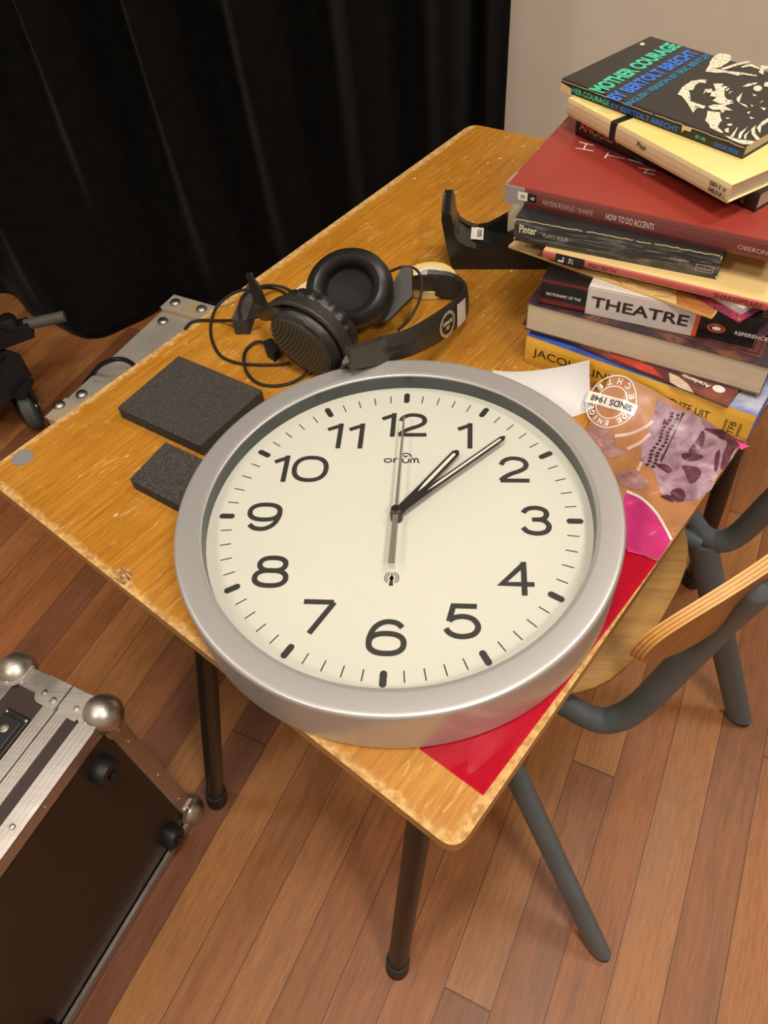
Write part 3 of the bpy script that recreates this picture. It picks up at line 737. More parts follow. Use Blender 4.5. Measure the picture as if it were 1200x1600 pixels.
# 4 dictionary of the theatre
z = z + b3t; b4t = 0.0322
M_thb = mat_mottle('black_red_cover', [(0.3, srgb(18, 16, 17)), (0.6, srgb(34, 26, 28)), (0.75, srgb(84, 24, 26))], 6, 0.22, 2, 0.3, (1, 1, 12))
b4 = book('paperback', 'black penguin-marked theatre dictionary with white and orange bands on its spine'.replace('penguin-marked ', ''), 0.1378, 0.2635, -21.29, 0.2127, 0.135, b4t, z, M_thb, plain('gloss_black_spine', srgb(22, 20, 22), 0.25, 0, 0.15), M_pagesw)
xa = sloc(b4, 917, 470)[0]; xb = sloc(b4, 1077, 530)[0]; xc = sloc(b4, 1084, 532)[0]
o = MB().box(((xa + xb) / 2, -0.0010, b4t / 2), (xb - xa, 0.0013, b4t - 0.0012)).box(((xa + xb) / 2, 0.013, b4t + 0.0001), (xb - xa, 0.027, 0.0004)).build('white_band', plain('white_band', srgb(206, 196, 190), 0.3, 0, 0.04), b4, 0, 'white band with large black title', False)
o = MB().box(((xb + xc) / 2, -0.0010, b4t / 2), (xc - xb, 0.0013, b4t - 0.0012)).build('orange_band', plain('orange_band', srgb(214, 98, 34), 0.3, 0, 0.05), b4, 0, None, False)
o = MB().box((xa / 2, -0.0010, b4t * 0.16), (xa, 0.0013, b4t * 0.16)).box((xa / 2, -0.0010, b4t * 0.9), (xa, 0.0013, b4t * 0.07)).build('red_band', plain('dark_red_band', srgb(112, 30, 30), 0.3, 0, 0.2), b4, 0, None, False)
spine_text(b4, [('THEATRE', xa + 0.005, 0.0105, xb - xa - 0.0105, 0.0125, 0.02)], plain('title_ink', srgb(42, 34, 32), 0.5, 0, 0.05), 'title_lettering', 0.0021)
spine_text(b4, [('DICTIONARY OF THE', 0.006, 0.0135, xa - 0.012, 0.0034, 0.01), ('REFERENCE', xc + 0.034, 0.013, 0.030, 0.0042, 0.01)], M_white, 'spine_lettering', 0.0021)
mb = MB(); F = spine_frame(b4, 0.0019)
poly(mb, arc(xc + 0.0165, 0.0155, 0.0085, 0.0050, 0, 360, 28)[:-1], F, 0, 0); poly(mb, arc(xc + 0.0165, 0.0155, 0.0065, 0.0036, 0, 360, 28)[:-1], F, 0.0001, 1); poly(mb, arc(xc + 0.017, 0.0155, 0.0042, 0.0022, 0, 360, 20)[:-1], F, 0.0002, 2)
mb.build('publisher_mark', [plain('orange_mark', srgb(206, 88, 48), 0.3), plain('brown_mark', srgb(90, 40, 32), 0.3), M_white], b4)
# 5 tan booklet with line drawings
z = z + b4t
M_tan = mat_mottle('tan_drawn_cover', [(0.3, srgb(196, 158, 98)), (0.6, srgb(212, 178, 118)), (0.8, srgb(206, 168, 106))], 12, 0.35)
q1 = P(794, 387, z); q0 = P(1112, 499, z); d = (q0 - q1); d.z = 0; LL = d.length; d.normalize()
b5t = 0.0026
b5 = book('booklet', 'thin tan booklet with line drawings lying on the theatre dictionary', q1.x, q1.y, math.degrees(math.atan2(d.y, d.x)), LL, 0.125, b5t, z, M_tan, M_tan, M_pagesw, ct=0.0006, inset=0.0006, round_sp=False)
mb = MB(); F = top_frame(b5, b5t, 0.0002)
for k in range(9):
    x0 = LL * (0.42 + 0.055 * k); pts = []
    for i in range(7): pts.append((x0 + 0.012 * math.sin(i * 1.3 + k), 0.003 + i * 0.0065 + 0.003 * math.sin(i * 2.1 + k * 1.7)))
    ribbon(mb, sp2(pts, 5), 0.0006, F)
for k in range(3): ribbon(mb, sp2([(LL * 0.4, 0.01 + k * 0.012), (LL * 0.55, 0.016 + k * 0.01), (LL * 0.7, 0.008 + k * 0.012), (LL * 0.86, 0.014 + k * 0.012)], 6), 0.0006, F)
mb.build('line_drawing', plain('sepia_ink', srgb(120, 84, 44), 0.5), b5)
mb = MB(); poly(mb, [(LL * 0.84, 0.0005), (LL * 0.995, 0.0005), (LL * 0.995, 0.05), (LL * 0.90, 0.05), (LL * 0.8, 0.02)], F, -0.00005); mb.build('brown_panel', plain('brown_print', srgb(164, 104, 52), 0.4), b5)
mb = MB(); poly(mb, [(0.035, 0.0005), (LL * 0.38, 0.0005), (LL * 0.38, 0.1), (0.035, 0.1)], F, -0.00005); mb.build('pink_panel', plain('pinkish_print', srgb(176, 112, 82), 0.4), b5)
mb = MB(); poly(mb, [(0.0005, 0.0005), (0.035, 0.0005), (0.035, 0.1), (0.0005, 0.1)], F, -0.00005); mb.build('cream_panel', plain('cream_print', srgb(222, 192, 130), 0.4), b5)
# 6 small bright-covered book
z = z + b5t; b6t = 0.0082
M_col = mat_mottle('bright_pattern_cover', [(0.3, srgb(52, 46, 110)), (0.45, srgb(170, 52, 44)), (0.6, srgb(90, 40, 90)), (0.75, srgb(216, 130, 60))], 110, 0.3, 3, 1.0)
q0 = P(1154, 505, z); q1 = P(1065, 453, z); d = (q0 - q1); d.z = 0; d.normalize(); LL = 0.17; q = q0 - d * LL
b6 = book('booklet', 'small white-paged book with bright patterned cover peeping out under the pink spine', q.x, q.y, math.degrees(math.atan2(d.y, d.x)), LL, 0.11, 0.0011, z, M_col, M_col, M_pagesw, ct=0.0005, inset=0.001, spine_front=False)
MB().box((LL / 2 - 0.003, 0.059, 0.0046), (LL - 0.006, 0.098, 0.0068)).build('page_block', plain('grey_white_paper', srgb(206, 202, 198), 0.7), b6, 0, None, False)
# 7 pink spine shakespeare
z = z + b6t; b7t = 0.0092
M_pink = plain('pink_spine', srgb(186, 88, 84), 0.35, 0, 0.05)
M_crm = plain('cream_cover', srgb(226, 198, 134), 0.4, 0, 0.05, 14)
q0 = P(1198, 486, z); q1 = P(848, 402, z); d = (q0 - q1); d.z = 0; LL = d.length; d.normalize()
b7 = book('paperback', 'slim cream paperback with pink spine under the black worn spine', q1.x, q1.y, math.degrees(math.atan2(d.y, d.x)), LL, 0.145, b7t, z, M_crm, M_pink, M_pages)
s0 = sloc(b7, 921, 412); s1 = sloc(b7, 963, 424); s2 = sloc(b7, 1116, 458); s3 = sloc(b7, 1192, 478)
spine_text(b7, [('MACBETH', s0[0], 0.0022, s1[0] - s0[0], 0.0052, 0.0), ('SHAKESPEARE', s2[0], 0.0020, s3[0] - s2[0], 0.0056, 0.0)], plain('maroon_ink', srgb(104, 32, 36), 0.5))
mb = MB(); a = sloc(b7, 869, 400)[0]; bb = sloc(b7, 914, 408)[0]
mb.box(((a + bb) / 2, -0.0011, b7t / 2), (bb - a, 0.0014, b7t - 0.0012)).build('library_label', M_blackp, b7, 0, 'black library label', False)
mb = MB(); F = spine_frame(b7, 0.0022) @ Matrix.Translation((a + 0.012, 0.001, 0)) @ Matrix.Rotation(math.pi / 2, 4, 'Z')
text(mb, 'L', F, 0, 0.003, 0.006, 0.006, 0, 0, 0.03); text(mb, '29', F, 0, -0.007, 0.006, 0.005); mb.build('label_lettering', M_white, b7)
# 8 worn black spine
z = z + b7t; b8t = 0.0264
M_wb = mat_worn_black()
b8 = book('paperback', 'black paperback with scuffed, worn spine under the big red book', 0.1083, 0.2995, -21.79, 0.2029, 0.13, b8t, z, plain('black_cover', srgb(38, 37, 38), 0.35, 0, 0.2, 30), M_wb, M_pages)
spine_text(b8, [('Pinter', 0.0055, 0.0115, 0.0185, 0.0088, 0.02)], M_cream, 'author_lettering')
spine_text(b8, [('PLAYS: FOUR', 0.031, 0.0110, 0.026, 0.0044, 0.0), ('0 413 48490 4', 0.157, 0.0130, 0.0175, 0.0028, 0.0), ('methuen', 0.184, 0.0085, 0.0125, 0.0038, 0.0)], plain('pale_ink', srgb(176, 172, 162), 0.5))
mb = MB(); ribbon(mb, [(0.1825, 0.0068), (0.198, 0.0068), (0.198, 0.0135), (0.1825, 0.0135)], 0.0004, spine_frame(b8, 0.0018), True); mb.build('publisher_frame', M_cream, b8)
mb = MB(); F = spine_frame(b8, 0.0010)
for x0, x1, y in ((0.0, 0.07, 0.0252), (0.074, 0.12, 0.0254), (0.123, 0.137, 0.0250), (0.14, 0.2, 0.0255)):
    pts = [(x0 + (x1 - x0) * i / 14, y + random.uniform(-0.0006, 0.0006)) for i in range(15)]
    ribbon(mb, pts, 0.0009, F)
ribbon(mb, [(0.0006, 0.002), (0.0006, 0.025)], 0.001, F); ribbon(mb, [(0.2022, 0.002), (0.2022, 0.025)], 0.001, F)
mb.build('worn_edge', plain('bare_paper_edge', srgb(224, 204, 150), 0.7), b8)
# 9 big red book
z = z + b8t; b9t = 0.0198
M_red = plain('dark_red_cover', srgb(150, 56, 46), 0.36, 0, 0.05, 12)
M_rsp = plain('dark_red_spine', srgb(116, 56, 50), 0.4, 0, 0.05, 12)
b9 = book('large_paperback', 'large dark red book with white spine title lying across the middle of the stack', 0.0993, 0.3295, -26.54, 0.277, 0.195, b9t, z, M_red, M_rsp, M_pages)
s = [sloc(b9, u, v)[0] for u, v in ((849, 318), (927, 335), (947, 341), (1022, 357), (1152, 390), (820, 310))]
spine_text(b9, [('HAYDN ROWLES / SHARPE', s[0], 0.0068, s[1] - s[0], 0.0052, -0.012), ('OBERON BOOKS', s[4], 0.0066, 0.050, 0.0042, -0.005)], plain('soft_white_ink', srgb(210, 180, 170), 0.5))
spine_text(b9, [('HOW TO DO ACCENTS', s[2], 0.0064, s[3] - s[2], 0.0062, -0.004)], M_white, 'title_lettering')
MB().box((s[5] / 2 - 0.0006, -0.0010, b9t / 2), (s[5] + 0.001, 0.0014, b9t - 0.001)).box((0.0004, 0.012, b9t - 0.003), (0.0022, 0.024, 0.0068)).build('grey_label', plain('grey_tape', srgb(150, 144, 140), 0.4), b9, 0, 'grey tape label round the end of the spine', False)
MB().box((s[5] - 0.0018, -0.0013, 0.0108), (0.0105, 0.0014, 0.0085)).build('white_label', M_white, b9, 0, 'small white library label', False)
MB().box((s[5] + 0.0085, -0.0011, 0.0108), (0.0095, 0.0014, 0.0085)).build('black_label', M_blackp, b9, 0, 'small black library label', False)
mb = MB(); F = spine_frame(b9, 0.0023) @ Matrix.Translation((s[5] + 0.0008, 0.0092, 0)) @ Matrix.Rotation(math.pi / 2, 4, 'Z')
text(mb, '0', F, 0, 0, 0.0034, 0.0046); text(mb, '6', F, 0, -0.0105, 0.0034, 0.0046, 0, 1); mb.build('label_lettering', [M_ink, M_white], b9)
# cover letters H T N : thin strokes, reading away from the spine
mb = MB(); zt9 = z + b9t + 0.0004
def strokes(segs, wd=0.0016):
    for a, b in segs:
        p, q_ = P(*a, zt9), P(*b, zt9); dd = (q_ - p); nn = Vector((-dd.y, dd.x, 0)).normalized() * wd / 2
        mb.add([p + nn, p - nn, q_ - nn, q_ + nn], [(0, 1, 2, 3)])
strokes([((905, 222), (928, 227)), ((899, 231), (927, 236)), ((916, 225), (912, 233))])
strokes([((951, 238), (945, 247)), ((949, 242), (976, 248))])
strokes([((997, 262), (1024, 267)), ((1006, 270), (1023, 273)), ((1014, 263), (1006, 270)), ((981, 249), (1030, 262))])
mb.build('cover_lettering', M_white, b9)
# 10 black anouilh
z = z + b9t; b10t = 0.0184
b10 = book('paperback', 'black paperback with orange author name under the cream paperback', 0.1757, 0.4282, -47.89, 0.2246, 0.13, b10t, z, plain('black_gloss_cover', srgb(28, 24, 24), 0.3, 0, 0.2), None, mat_pages('grey_pages', (206, 190, 168)))
spine_text(b10, [('ANOUILH', 0.006, 0.0080, 0.052, 0.0095, 0.01)], plain('orange_ink', srgb(190, 96, 74), 0.5), 'author_lettering')
mb = MB(); F = spine_frame(b10, 0.0018)
ribbon(mb, arc(0.196, 0.0095, 0.0048, 0.0052, 0, 360, 24)[:-1], 0.0007, F, True); text(mb, '8', F, 0.1945, 0.0075, 0.003, 0.004); text(mb, '8718', F @ Matrix.Translation((0.212, 0.005, 0)) @ Matrix.Rotation(math.pi / 2, 4, 'Z'), 0, 0, 0.009, 0.003, 0, 1)
mb.build('publisher_mark', [plain('grey_ink', srgb(130, 130, 126), 0.5), plain('pink_ink', srgb(190, 90, 84), 0.5)], b10)
# 11 cream plays
z = z + b10t; b11t = 0.0178
M_yc = mat_mottle('yellowed_cover', [(0.3, srgb(236, 206, 118)), (0.6, srgb(242, 222, 150)), (0.8, srgb(238, 226, 176))], 7, 0.35)
b11 = book('paperback', 'cream paperback with black band round its spine, second from the top', 0.1649, 0.4351, -55.65, 0.2284, 0.13, b11t, z, M_yc, plain('cream_spine', srgb(214, 190, 150), 0.45, 0, 0.06, 25), M_pages, ct=0.0015)
xb0 = sloc(b11, 955, 200)[0]; xb1 = sloc(b11, 964, 203)[0]
MB().box(((xb0 + xb1) / 2, -0.0008, b11t / 2), (xb1 - xb0, 0.0018, b11t - 0.0006)).box(((xb0 + xb1) / 2, 0.035, b11t + 0.0001), (xb1 - xb0, 0.07, 0.0004)).build('black_band', M_inkd, b11, 0, None, False)
spine_text(b11, [('Plays', sloc(b11, 996, 232)[0], 0.0065, 0.0125, 0.0062, 0.02), ('ISBN 0 14', sloc(b11, 1109, 292)[0], 0.0092, 0.019, 0.0040, 0.02), ('048.018 1', sloc(b11, 1109, 292)[0], 0.0035, 0.019, 0.0040, 0.02)], M_inkd)
# 12 mother courage on top
z = z + b11t; b12t = 0.0122
M_mc = plain('charcoal_cover', srgb(46, 42, 38), 0.4, 0, 0.12, 40)
b12 = book('paperback', 'topmost book of the stack, charcoal cover with green and blue title and white portrait', 0.1582, 0.4531, -46.49, 0.2229, 0.1442, b12t, z, M_mc, plain('charcoal_spine', srgb(34, 32, 32), 0.4, 0, 0.15), M_pages, ct=0.0009)
M_grn = plain('turquoise_ink', srgb(70, 196, 160), 0.45, 0, 0.05); M_bl = plain('blue_ink', srgb(48, 112, 212), 0.45, 0, 0.05); M_bl2 = plain('petrol_ink', srgb(36, 124, 164), 0.45, 0, 0.05)
zt12 = z + b12t
def cover_line(s, a, b, ht, mat, nm, bold):
    p, q_ = P(*a, zt12 + 0.0004), P(*b, zt12 + 0.0004)
    F = frame(p, q_ - p, (0, 0, 1)); mb = MB(); text(mb, s, F, 0, 0, (q_ - p).length, ht, 0, 0, bold); mb.build(nm, mat, b12)
cover_line('MOTHER COURAGE', (943, 146), (1066, 72), 0.0195, M_grn, 'title_lettering', 0.045)
cover_line('BY BERTOLT BRECHT', (967, 158), (1095, 83), 0.0172, M_bl, 'author_lettering', 0.045)
cover_line('ENGLISH VERSION BY ERIC BENTLEY', (984, 166), (1114, 86), 0.0082, M_bl2, 'translator_lettering', 0.04)
sx = lambda u, v: sloc(b12, u, v)[0]
spine_text(b12, [('HER COURAGE', 0.0165, 0.003, 0.050, 0.0052, 0.02), ('BC-108', sx(1087, 218), 0.004, 0.011, 0.003, 0.02)], M_grn)
spine_text(b12, [('BY BERTOLT BRECHT', 0.069, 0.0026, 0.083, 0.0052, 0.02), ('GROVE PRESS', sx(1116, 230), 0.003, 0.026, 0.0038, 0.02)], M_bl, 'spine_author_lettering')
def K(x, y, up=0.0): return P(1040 + x * 0.13333, 70 + y * 0.13333, zt12 + 0.0004 + up)
def circ(cx, cy, rx, ry): return [(cx + rx * math.cos(i * math.pi / 8), cy + ry * math.sin(i * math.pi / 8)) for i in range(16)]
mb = MB()
for pts in ([(640, 95), (700, 105), (760, 120), (772, 170), (720, 215), (640, 265), (570, 272), (640, 290), (560, 305), (500, 320), (465, 310), (520, 220), (515, 200), (560, 140)], [(640, 280), (800, 225), (960, 190), (1000, 197), (850, 240), (690, 292)],
            [(500, 318), (640, 290), (760, 310), (880, 322), (1070, 355), (1060, 370), (900, 347), (840, 362), (700, 325), (600, 328)], [(1090, 320), (1105, 290), (1120, 240), (1200, 250), (1250, 265), (1200, 275), (1150, 290), (1145, 352)], [(880, 255), (1000, 225), (1100, 265), (1090, 285), (1000, 248), (900, 268)],
            [(140, 580), (200, 490), (300, 425), (400, 408), (480, 405), (470, 450), (400, 440), (350, 470), (320, 530), (270, 530), (290, 590), (290, 660), (380, 690), (470, 720), (440, 750), (380, 730), (350, 760), (320, 795), (260, 690), (190, 600)],
            [(560, 455), (680, 455), (650, 500), (690, 482), (730, 492), (690, 520), (690, 600), (720, 640), (790, 652), (740, 680), (640, 692), (550, 655), (600, 612), (520, 600), (540, 562), (480, 560), (480, 530), (540, 510), (548, 540), (592, 542)],
            [(700, 530), (740, 505), (750, 515), (715, 545)], [(740, 560), (775, 540), (780, 550), (745, 575)], [(440, 580), (500, 520), (470, 510)],
            [(500, 720), (560, 700), (640, 702), (780, 668), (800, 680), (690, 715), (785, 768), (700, 770), (660, 800), (640, 760), (560, 762), (520, 745)], [(490, 775), (640, 790), (640, 840), (660, 890), (640, 905), (610, 960), (680, 1030), (640, 1030), (520, 970), (510, 930), (460, 885), (480, 850)],
            [(690, 990), (740, 970), (740, 1030), (700, 1020)], [(720, 930), (770, 920), (785, 945), (730, 950)], [(900, 492), (960, 455), (1080, 440), (1060, 460), (960, 490)], circ(1080, 510, 52, 34), [(1160, 440), (1220, 430), (1240, 500), (1150, 485)],
            [(835, 620), (900, 560), (880, 620), (862, 680), (832, 650)], [(860, 678), (940, 700), (965, 740), (900, 705)], [(1000, 990), (1060, 940), (1045, 1000), (1060, 1050), (1110, 1105), (1060, 1115), (1012, 1050)], [(1070, 970), (1130, 900), (1230, 840), (1230, 880), (1120, 960), (1110, 1040), (1080, 1000)],
            [(845, 1095), (865, 1030), (970, 955), (900, 1040), (880, 1100)], [(920, 1060), (990, 1000), (950, 1060), (940, 1110), (920, 1100)], [(750, 1080), (850, 958), (830, 1010), (790, 1085)], [(690, 1060), (860, 1110), (1050, 1130), (1000, 1165), (900, 1165), (760, 1110)],
            [(1000, 700), (1030, 710), (1010, 730)], [(980, 840), (1040, 860), (1000, 870)], [(1110, 730), (1180, 742), (1150, 770)], [(700, 850), (760, 860), (720, 870)], [(950, 790), (1000, 780), (970, 810)], [(1020, 570), (1070, 600), (1030, 600)], [(1100, 680), (1140, 650), (1140, 665)]):
    poly(mb, [K(*p) for p in pts])
mb.build('portrait_print', mat_mottle('speckled_cream_print', [(0.0, srgb(60, 54, 48)), (0.36, srgb(60, 54, 48)), (0.39, srgb(226, 216, 190)), (1.0, srgb(232, 224, 200))], 420, 0.5, 2, 0.0), b12)
mb = MB(); poly(mb, [P(u, v, zt12 + 0.0004) for u, v in ((999, 70), (1003, 66), (1008, 68), (1005, 71))]); mb.build('publisher_mark', M_cream, b12)
mb = MB(); F = spine_frame(b12, 0.0012)
for x0, x1, y in ((0.0, 0.12, 0.0105), (0.122, 0.222, 0.0108)): ribbon(mb, [(x0 + (x1 - x0) * i / 20, y + random.uniform(-0.0004, 0.0004)) for i in range(21)], 0.0007, F)
xs0 = sx(1068, 208); poly(mb, [(xs0 - 0.002, 0.0108), (xs0 + 0.009, 0.0112), (xs0 + 0.008, 0.0075), (xs0 + 0.001, 0.0072), (xs0 - 0.001, 0.004)], F, 0.0008)
poly(mb, [(0.0, 0.0), (0.0155, 0.0), (0.0155, 0.0065), (0.0, 0.009)], F, 0.0008)
mb.build('worn_edge', plain('bare_board', srgb(220, 196, 140), 0.7), b12)

# ------------------------------------------------------------------ white sheet, wrapped packet, red gel
def H_pack(p):
    th = math.radians(-30.54); a = Vector((0.1269, 0.2622)); dx = Vector((math.cos(th), math.sin(th)))
    q = Vector((p.x, p.y)) - a; s = q.dot(dx); dist = -(q.x * -dx.y + q.y * dx.x)
    k = max(0.0, min(1.0, 1 - dist / 0.06)); f = max(0.0, min(1.0, 1 - (s - 0.125) / 0.115))
    wr = 0.0005 * math.sin(p.x * 190 + p.y * 70) * math.sin(p.y * 150 - p.x * 40)
    r = math.hypot(p.x, p.y); free = max(0.0, min(1.0, (r - 0.203) / 0.02))
    return TZ + 0.00125 + 0.036 * k ** 1.3 * f + (wr + 0.0005) * free
def PK(u, v, off=0.0):
    zz = TZ + 0.001
    for i in range(12): zz = 0.5 * zz + 0.5 * (H_pack(P(u, v, zz)))
    p = P(u, v, zz); p.z = H_pack(p) + off; return p
def drape(mb, pts, mi=0, off=0.0004, step=7):
    """polygon in photo space laid on the packet: split into a fine fan"""
    bm = bmesh.new(); vs = [bm.verts.new((u, v, 0)) for u, v in pts]; bm.faces.new(vs)
    bmesh.ops.triangulate(bm, faces=bm.faces)
    for it in range(4):
        ed = [e for e in bm.edges if e.calc_length() > step]
        if not ed: break
        bmesh.ops.subdivide_edges(bm, edges=ed, cuts=1); bmesh.ops.triangulate(bm, faces=bm.faces)
    bm.verts.index_update()
    mb.add([PK(v.co.x, v.co.y, off) for v in bm.verts], [tuple(v.index for v in f.verts) for f in bm.faces], mi, True); bm.free()
def stroke(mb, pts, wpx, mi=0, off=0.0005, sub=6):
    pts = sp2(pts, sub); n = len(pts); L = []; Rr = []
    for i in range(n):
        a = Vector(pts[max(0, i - 1)]); b = Vector(pts[min(n - 1, i + 1)]); d = (b - a).normalized(); nn = Vector((-d.y, d.x)) * wpx / 2
        L.append(Vector(pts[i]) + nn); Rr.append(Vector(pts[i]) - nn)
    mb.add([PK(q.x, q.y, off) for q in L + Rr], [(i, i + n, i + 1 + n, i + 1) for i in range(n - 1)], mi, True)
def packet():
    TL, TR, BR, BL = PK(955, 582), PK(1162, 689), PK(1029, 877), PK(835, 800)
    t = root('wrapped_packet', (0.24, 0.1, TZ), 'brown cellophane packet with a seal print and mauve pictures leaning on the yellow spine', 'packet')
    n = 48; vs = []; M_br = mat_mottle('brown_printed_wrap', [(0.3, srgb(166, 108, 62)), (0.7, srgb(184, 126, 78))], 14, 0.45, 3, 0.5)
    for i in range(n + 1):
        for j in range(n + 1):
            a, b = i / n, j / n
            p = TL * (1 - a) * (1 - b) + TR * a * (1 - b) + BR * a * b + BL * (1 - a) * b
            vs.append(Vector((p.x, p.y, H_pack(p))))
    fs = [(i * (n + 1) + j, (i + 1) * (n + 1) + j, (i + 1) * (n + 1) + j + 1, i * (n + 1) + j + 1) for i in range(n) for j in range(n)]
    bot = [Vector((v.x, v.y, v.z - 0.0004)) for v in vs]
    MB().add(vs, fs, 0, True).build('wrapper', M_br, t)
    M_mag = plain('magenta_print', srgb(206, 36, 120), 0.45, 0, 0.08, 30); M_wpr = plain('white_print', srgb(232, 222, 214), 0.3, 0, 0.04)
    mb = MB(); drape(mb, [(978, 770), (1000, 780), (1022, 800), (1038, 826), (1047, 846), (1029, 874), (980, 862), (970, 800)]); mb.build('magenta_panel', M_mag, t)
    mb = MB(); stroke(mb, [(979, 768), (1002, 779), (1024, 800), (1040, 826), (1049, 844)], 4); mb.build('white_curve', M_wpr, t)
    # mauve picture
    M_mv = mat_mottle('mauve_picture', [(0.28, srgb(96, 58, 72)), (0.42, srgb(146, 112, 128)), (0.58, srgb(176, 146, 160)), (0.75, srgb(204, 182, 190))], 34, 0.45, 5, 1.5)
    KK = lambda pts: [(960 + x * 0.18333, 600 + y * 0.18333) for x, y in pts]
    mb = MB(); drape(mb, KK([(360, 140), (430, 165), (520, 215), (660, 245), (780, 310), (900, 380), (1050, 430), (1130, 500), (1040, 560), (1000, 640), (890, 760), (830, 895), (720, 985), (600, 1000), (500, 1010), (390, 930), (470, 880), (440, 800), (340, 760), (290, 710), (220, 640), (240, 520), (320, 330)])); mb.build('picture_print', M_mv, t)
    M_dk = mat_mottle('plum_print', [(0.3, srgb(70, 32, 48)), (0.6, srgb(104, 60, 78)), (0.8, srgb(140, 100, 118))], 70, 0.2, 3, 1.0)
    mb = MB()
    for pts in ([(760, 385), (900, 390), (1050, 432), (1120, 500), (1030, 555), (960, 690), (905, 730), (925, 600), (960, 500), (900, 470), (860, 440)], [(630, 580), (690, 490), (750, 400), (770, 470), (720, 600)], [(570, 600), (680, 590), (760, 620), (690, 660), (600, 650)],
                [(580, 700), (700, 710), (740, 760), (700, 830), (640, 850), (600, 760)], [(480, 920), (540, 890), (600, 920), (590, 1000), (500, 995)], [(860, 600), (900, 570), (880, 720), (850, 740)], [(350, 690), (440, 690), (490, 740), (450, 760)], [(410, 330), (430, 300), (440, 330), (410, 350)], [(390, 960), (470, 950), (500, 1010)]):
        pts = sp2(KK(pts), 4, True)
        drape(mb, pts, 0, 0.0006)
    mb.build('dark_shapes_print', M_dk, t)
    mb = MB()
    for k in range(16):
        f = k / 15; u = 1054 - 40 * f + 2 * math.sin(k); v = 648 + 80 * f
        for du in (-4, 5):
            drape(mb, [(u + du + 3.2 * math.cos(a), v + 2.3 * math.sin(a) + du * 0.35) for a in [i * math.pi / 3 for i in range(6)]], 0, 0.0008, 20)
    stroke(mb, [(1068, 645), (1050, 685), (1032, 722)], 3, 0, 0.0007)
    mb.build('dotted_strip_print', plain('dark_dots', srgb(62, 34, 40), 0.3), t)
    M_leaf = mat_mottle('leaf_print', [(0.3, srgb(140, 98, 96)), (0.6, srgb(176, 136, 130)), (0.8, srgb(214, 184, 168))], 60, 0.2, 3, 1.0)
    mb = MB()
    for pts in ([(921, 670), (938, 664), (956, 676), (962, 694), (948, 700), (930, 690)], [(966, 740), (985, 734), (1004, 744), (1016, 758), (1006, 766), (985, 764), (968, 756)], [(940, 702), (958, 698), (972, 700), (980, 706), (962, 716), (950, 714)]): drape(mb, sp2(pts, 4, True))
    mb.build('leaf_print', M_leaf, t)
    mb = MB(); stroke(mb, [(960, 682), (985, 678), (1008, 668), (1020, 658)], 5); stroke(mb, [(980, 702), (1000, 692), (1016, 678)], 5); stroke(mb, [(996, 736), (1003, 722)], 5); mb.build('stem_print', plain('pale_stem', srgb(212, 184, 172), 0.3), t)
    # seal
    mb = MB(); c0 = PK(955, 630); xd = PK(926, 618) - PK(1000, 641); xd.z = 0; xd.normalize(); yd = Vector((-xd.y, xd.x, 0))
    def lay(v): 
        p = c0 + xd * v.x + yd * v.y; return Vector((p.x, p.y, H_pack(p) + 0.0006 + v.z))
    I = Matrix()
    R1 = 0.0245; R2 = 0.0152
    for r in (R1, R2):
        tmp = MB(); ribbon(tmp, arc(0, 0, r, r, 0, 360, 48)[:-1], 0.0011, I, True); mb.add([lay(v) for v in tmp.v], tmp.f)
    def ring(s, a0, a1, top):
        for i, ch in enumerate(s):
            if ch == ' ': continue
            a = math.radians(a0 + (a1 - a0) * i / (len(s) - 1)); rm = (R1 + R2) / 2; hh = 0.0056; ww = 0.0046 if ch != 'I' else 0.0014
            cx, cy = rm * math.cos(a), rm * math.sin(a); ro = a - math.pi / 2 if top else a + math.pi / 2
            def fn(v, cx=cx, cy=cy, ro=ro): return lay(Vector((cx + v.x * math.cos(ro) - v.y * math.sin(ro), cy + v.x * math.sin(ro) + v.y * math.cos(ro), 0)))
            text(mb, ch, I, -ww / 2, -hh / 2, ww, hh, 0, 0, 0.03, fn)
    ring('DE ENIGE', 155, 25, True); ring('ECHTE', 212, 328, False)
    mb.build('seal_print', M_wpr, t)
    mb = MB(); tmp = MB(); poly(tmp, [(-0.0262, -0.0052), (0.0262, -0.0052), (0.0262, 0.0052), (-0.0262, 0.0052)], I)
    n2 = 10
    vs = [lay(Vector((-0.0262 + 0.0524 * i / n2, y, 0.0002))) for y in (-0.0052, 0.0052) for i in range(n2 + 1)]
    mb.add(vs, [(i, i + 1, i + n2 + 2, i + n2 + 1) for i in range(n2)]); mb.build('seal_band', M_wpr, t)
    mb = MB(); text(mb, 'SINDS 1948', I, -0.022, -0.0029, 0.044, 0.0058, 0.0005, 0, 0.03, lay); mb.build('seal_lettering', M_inkd, t)
    # pink edge of the foil behind, crinkled clear film
    mb = MB()
    mb.add([P(1046, 634, TZ + 0.013), P(1036, 624, TZ + 0.019), P(1060, 640, TZ + 0.014)], [(0, 1, 2)]); mb.add([P(1150, 688, TZ + 0.004), P(1171, 697, TZ + 0.003), P(1158, 703, TZ + 0.002)], [(0, 1, 2)])
    mb.build('magenta_flap', M_mag, t)
    rnd = random.Random(5)
    mb = MB(); M_film = mat_film('clear_cellophane', (0.99, 0.985, 0.985, 1), 0.17, 1.16, 0.0, 60)
    n = 150; vs = []
    cr = [(rnd.uniform(0.5, 1), rnd.uniform(0, 0.85), rnd.uniform(0, math.pi), rnd.uniform(0.0005, 0.0014), rnd.uniform(0.007, 0.014), rnd.uniform(0.06, 0.16)) for i in range(26)]
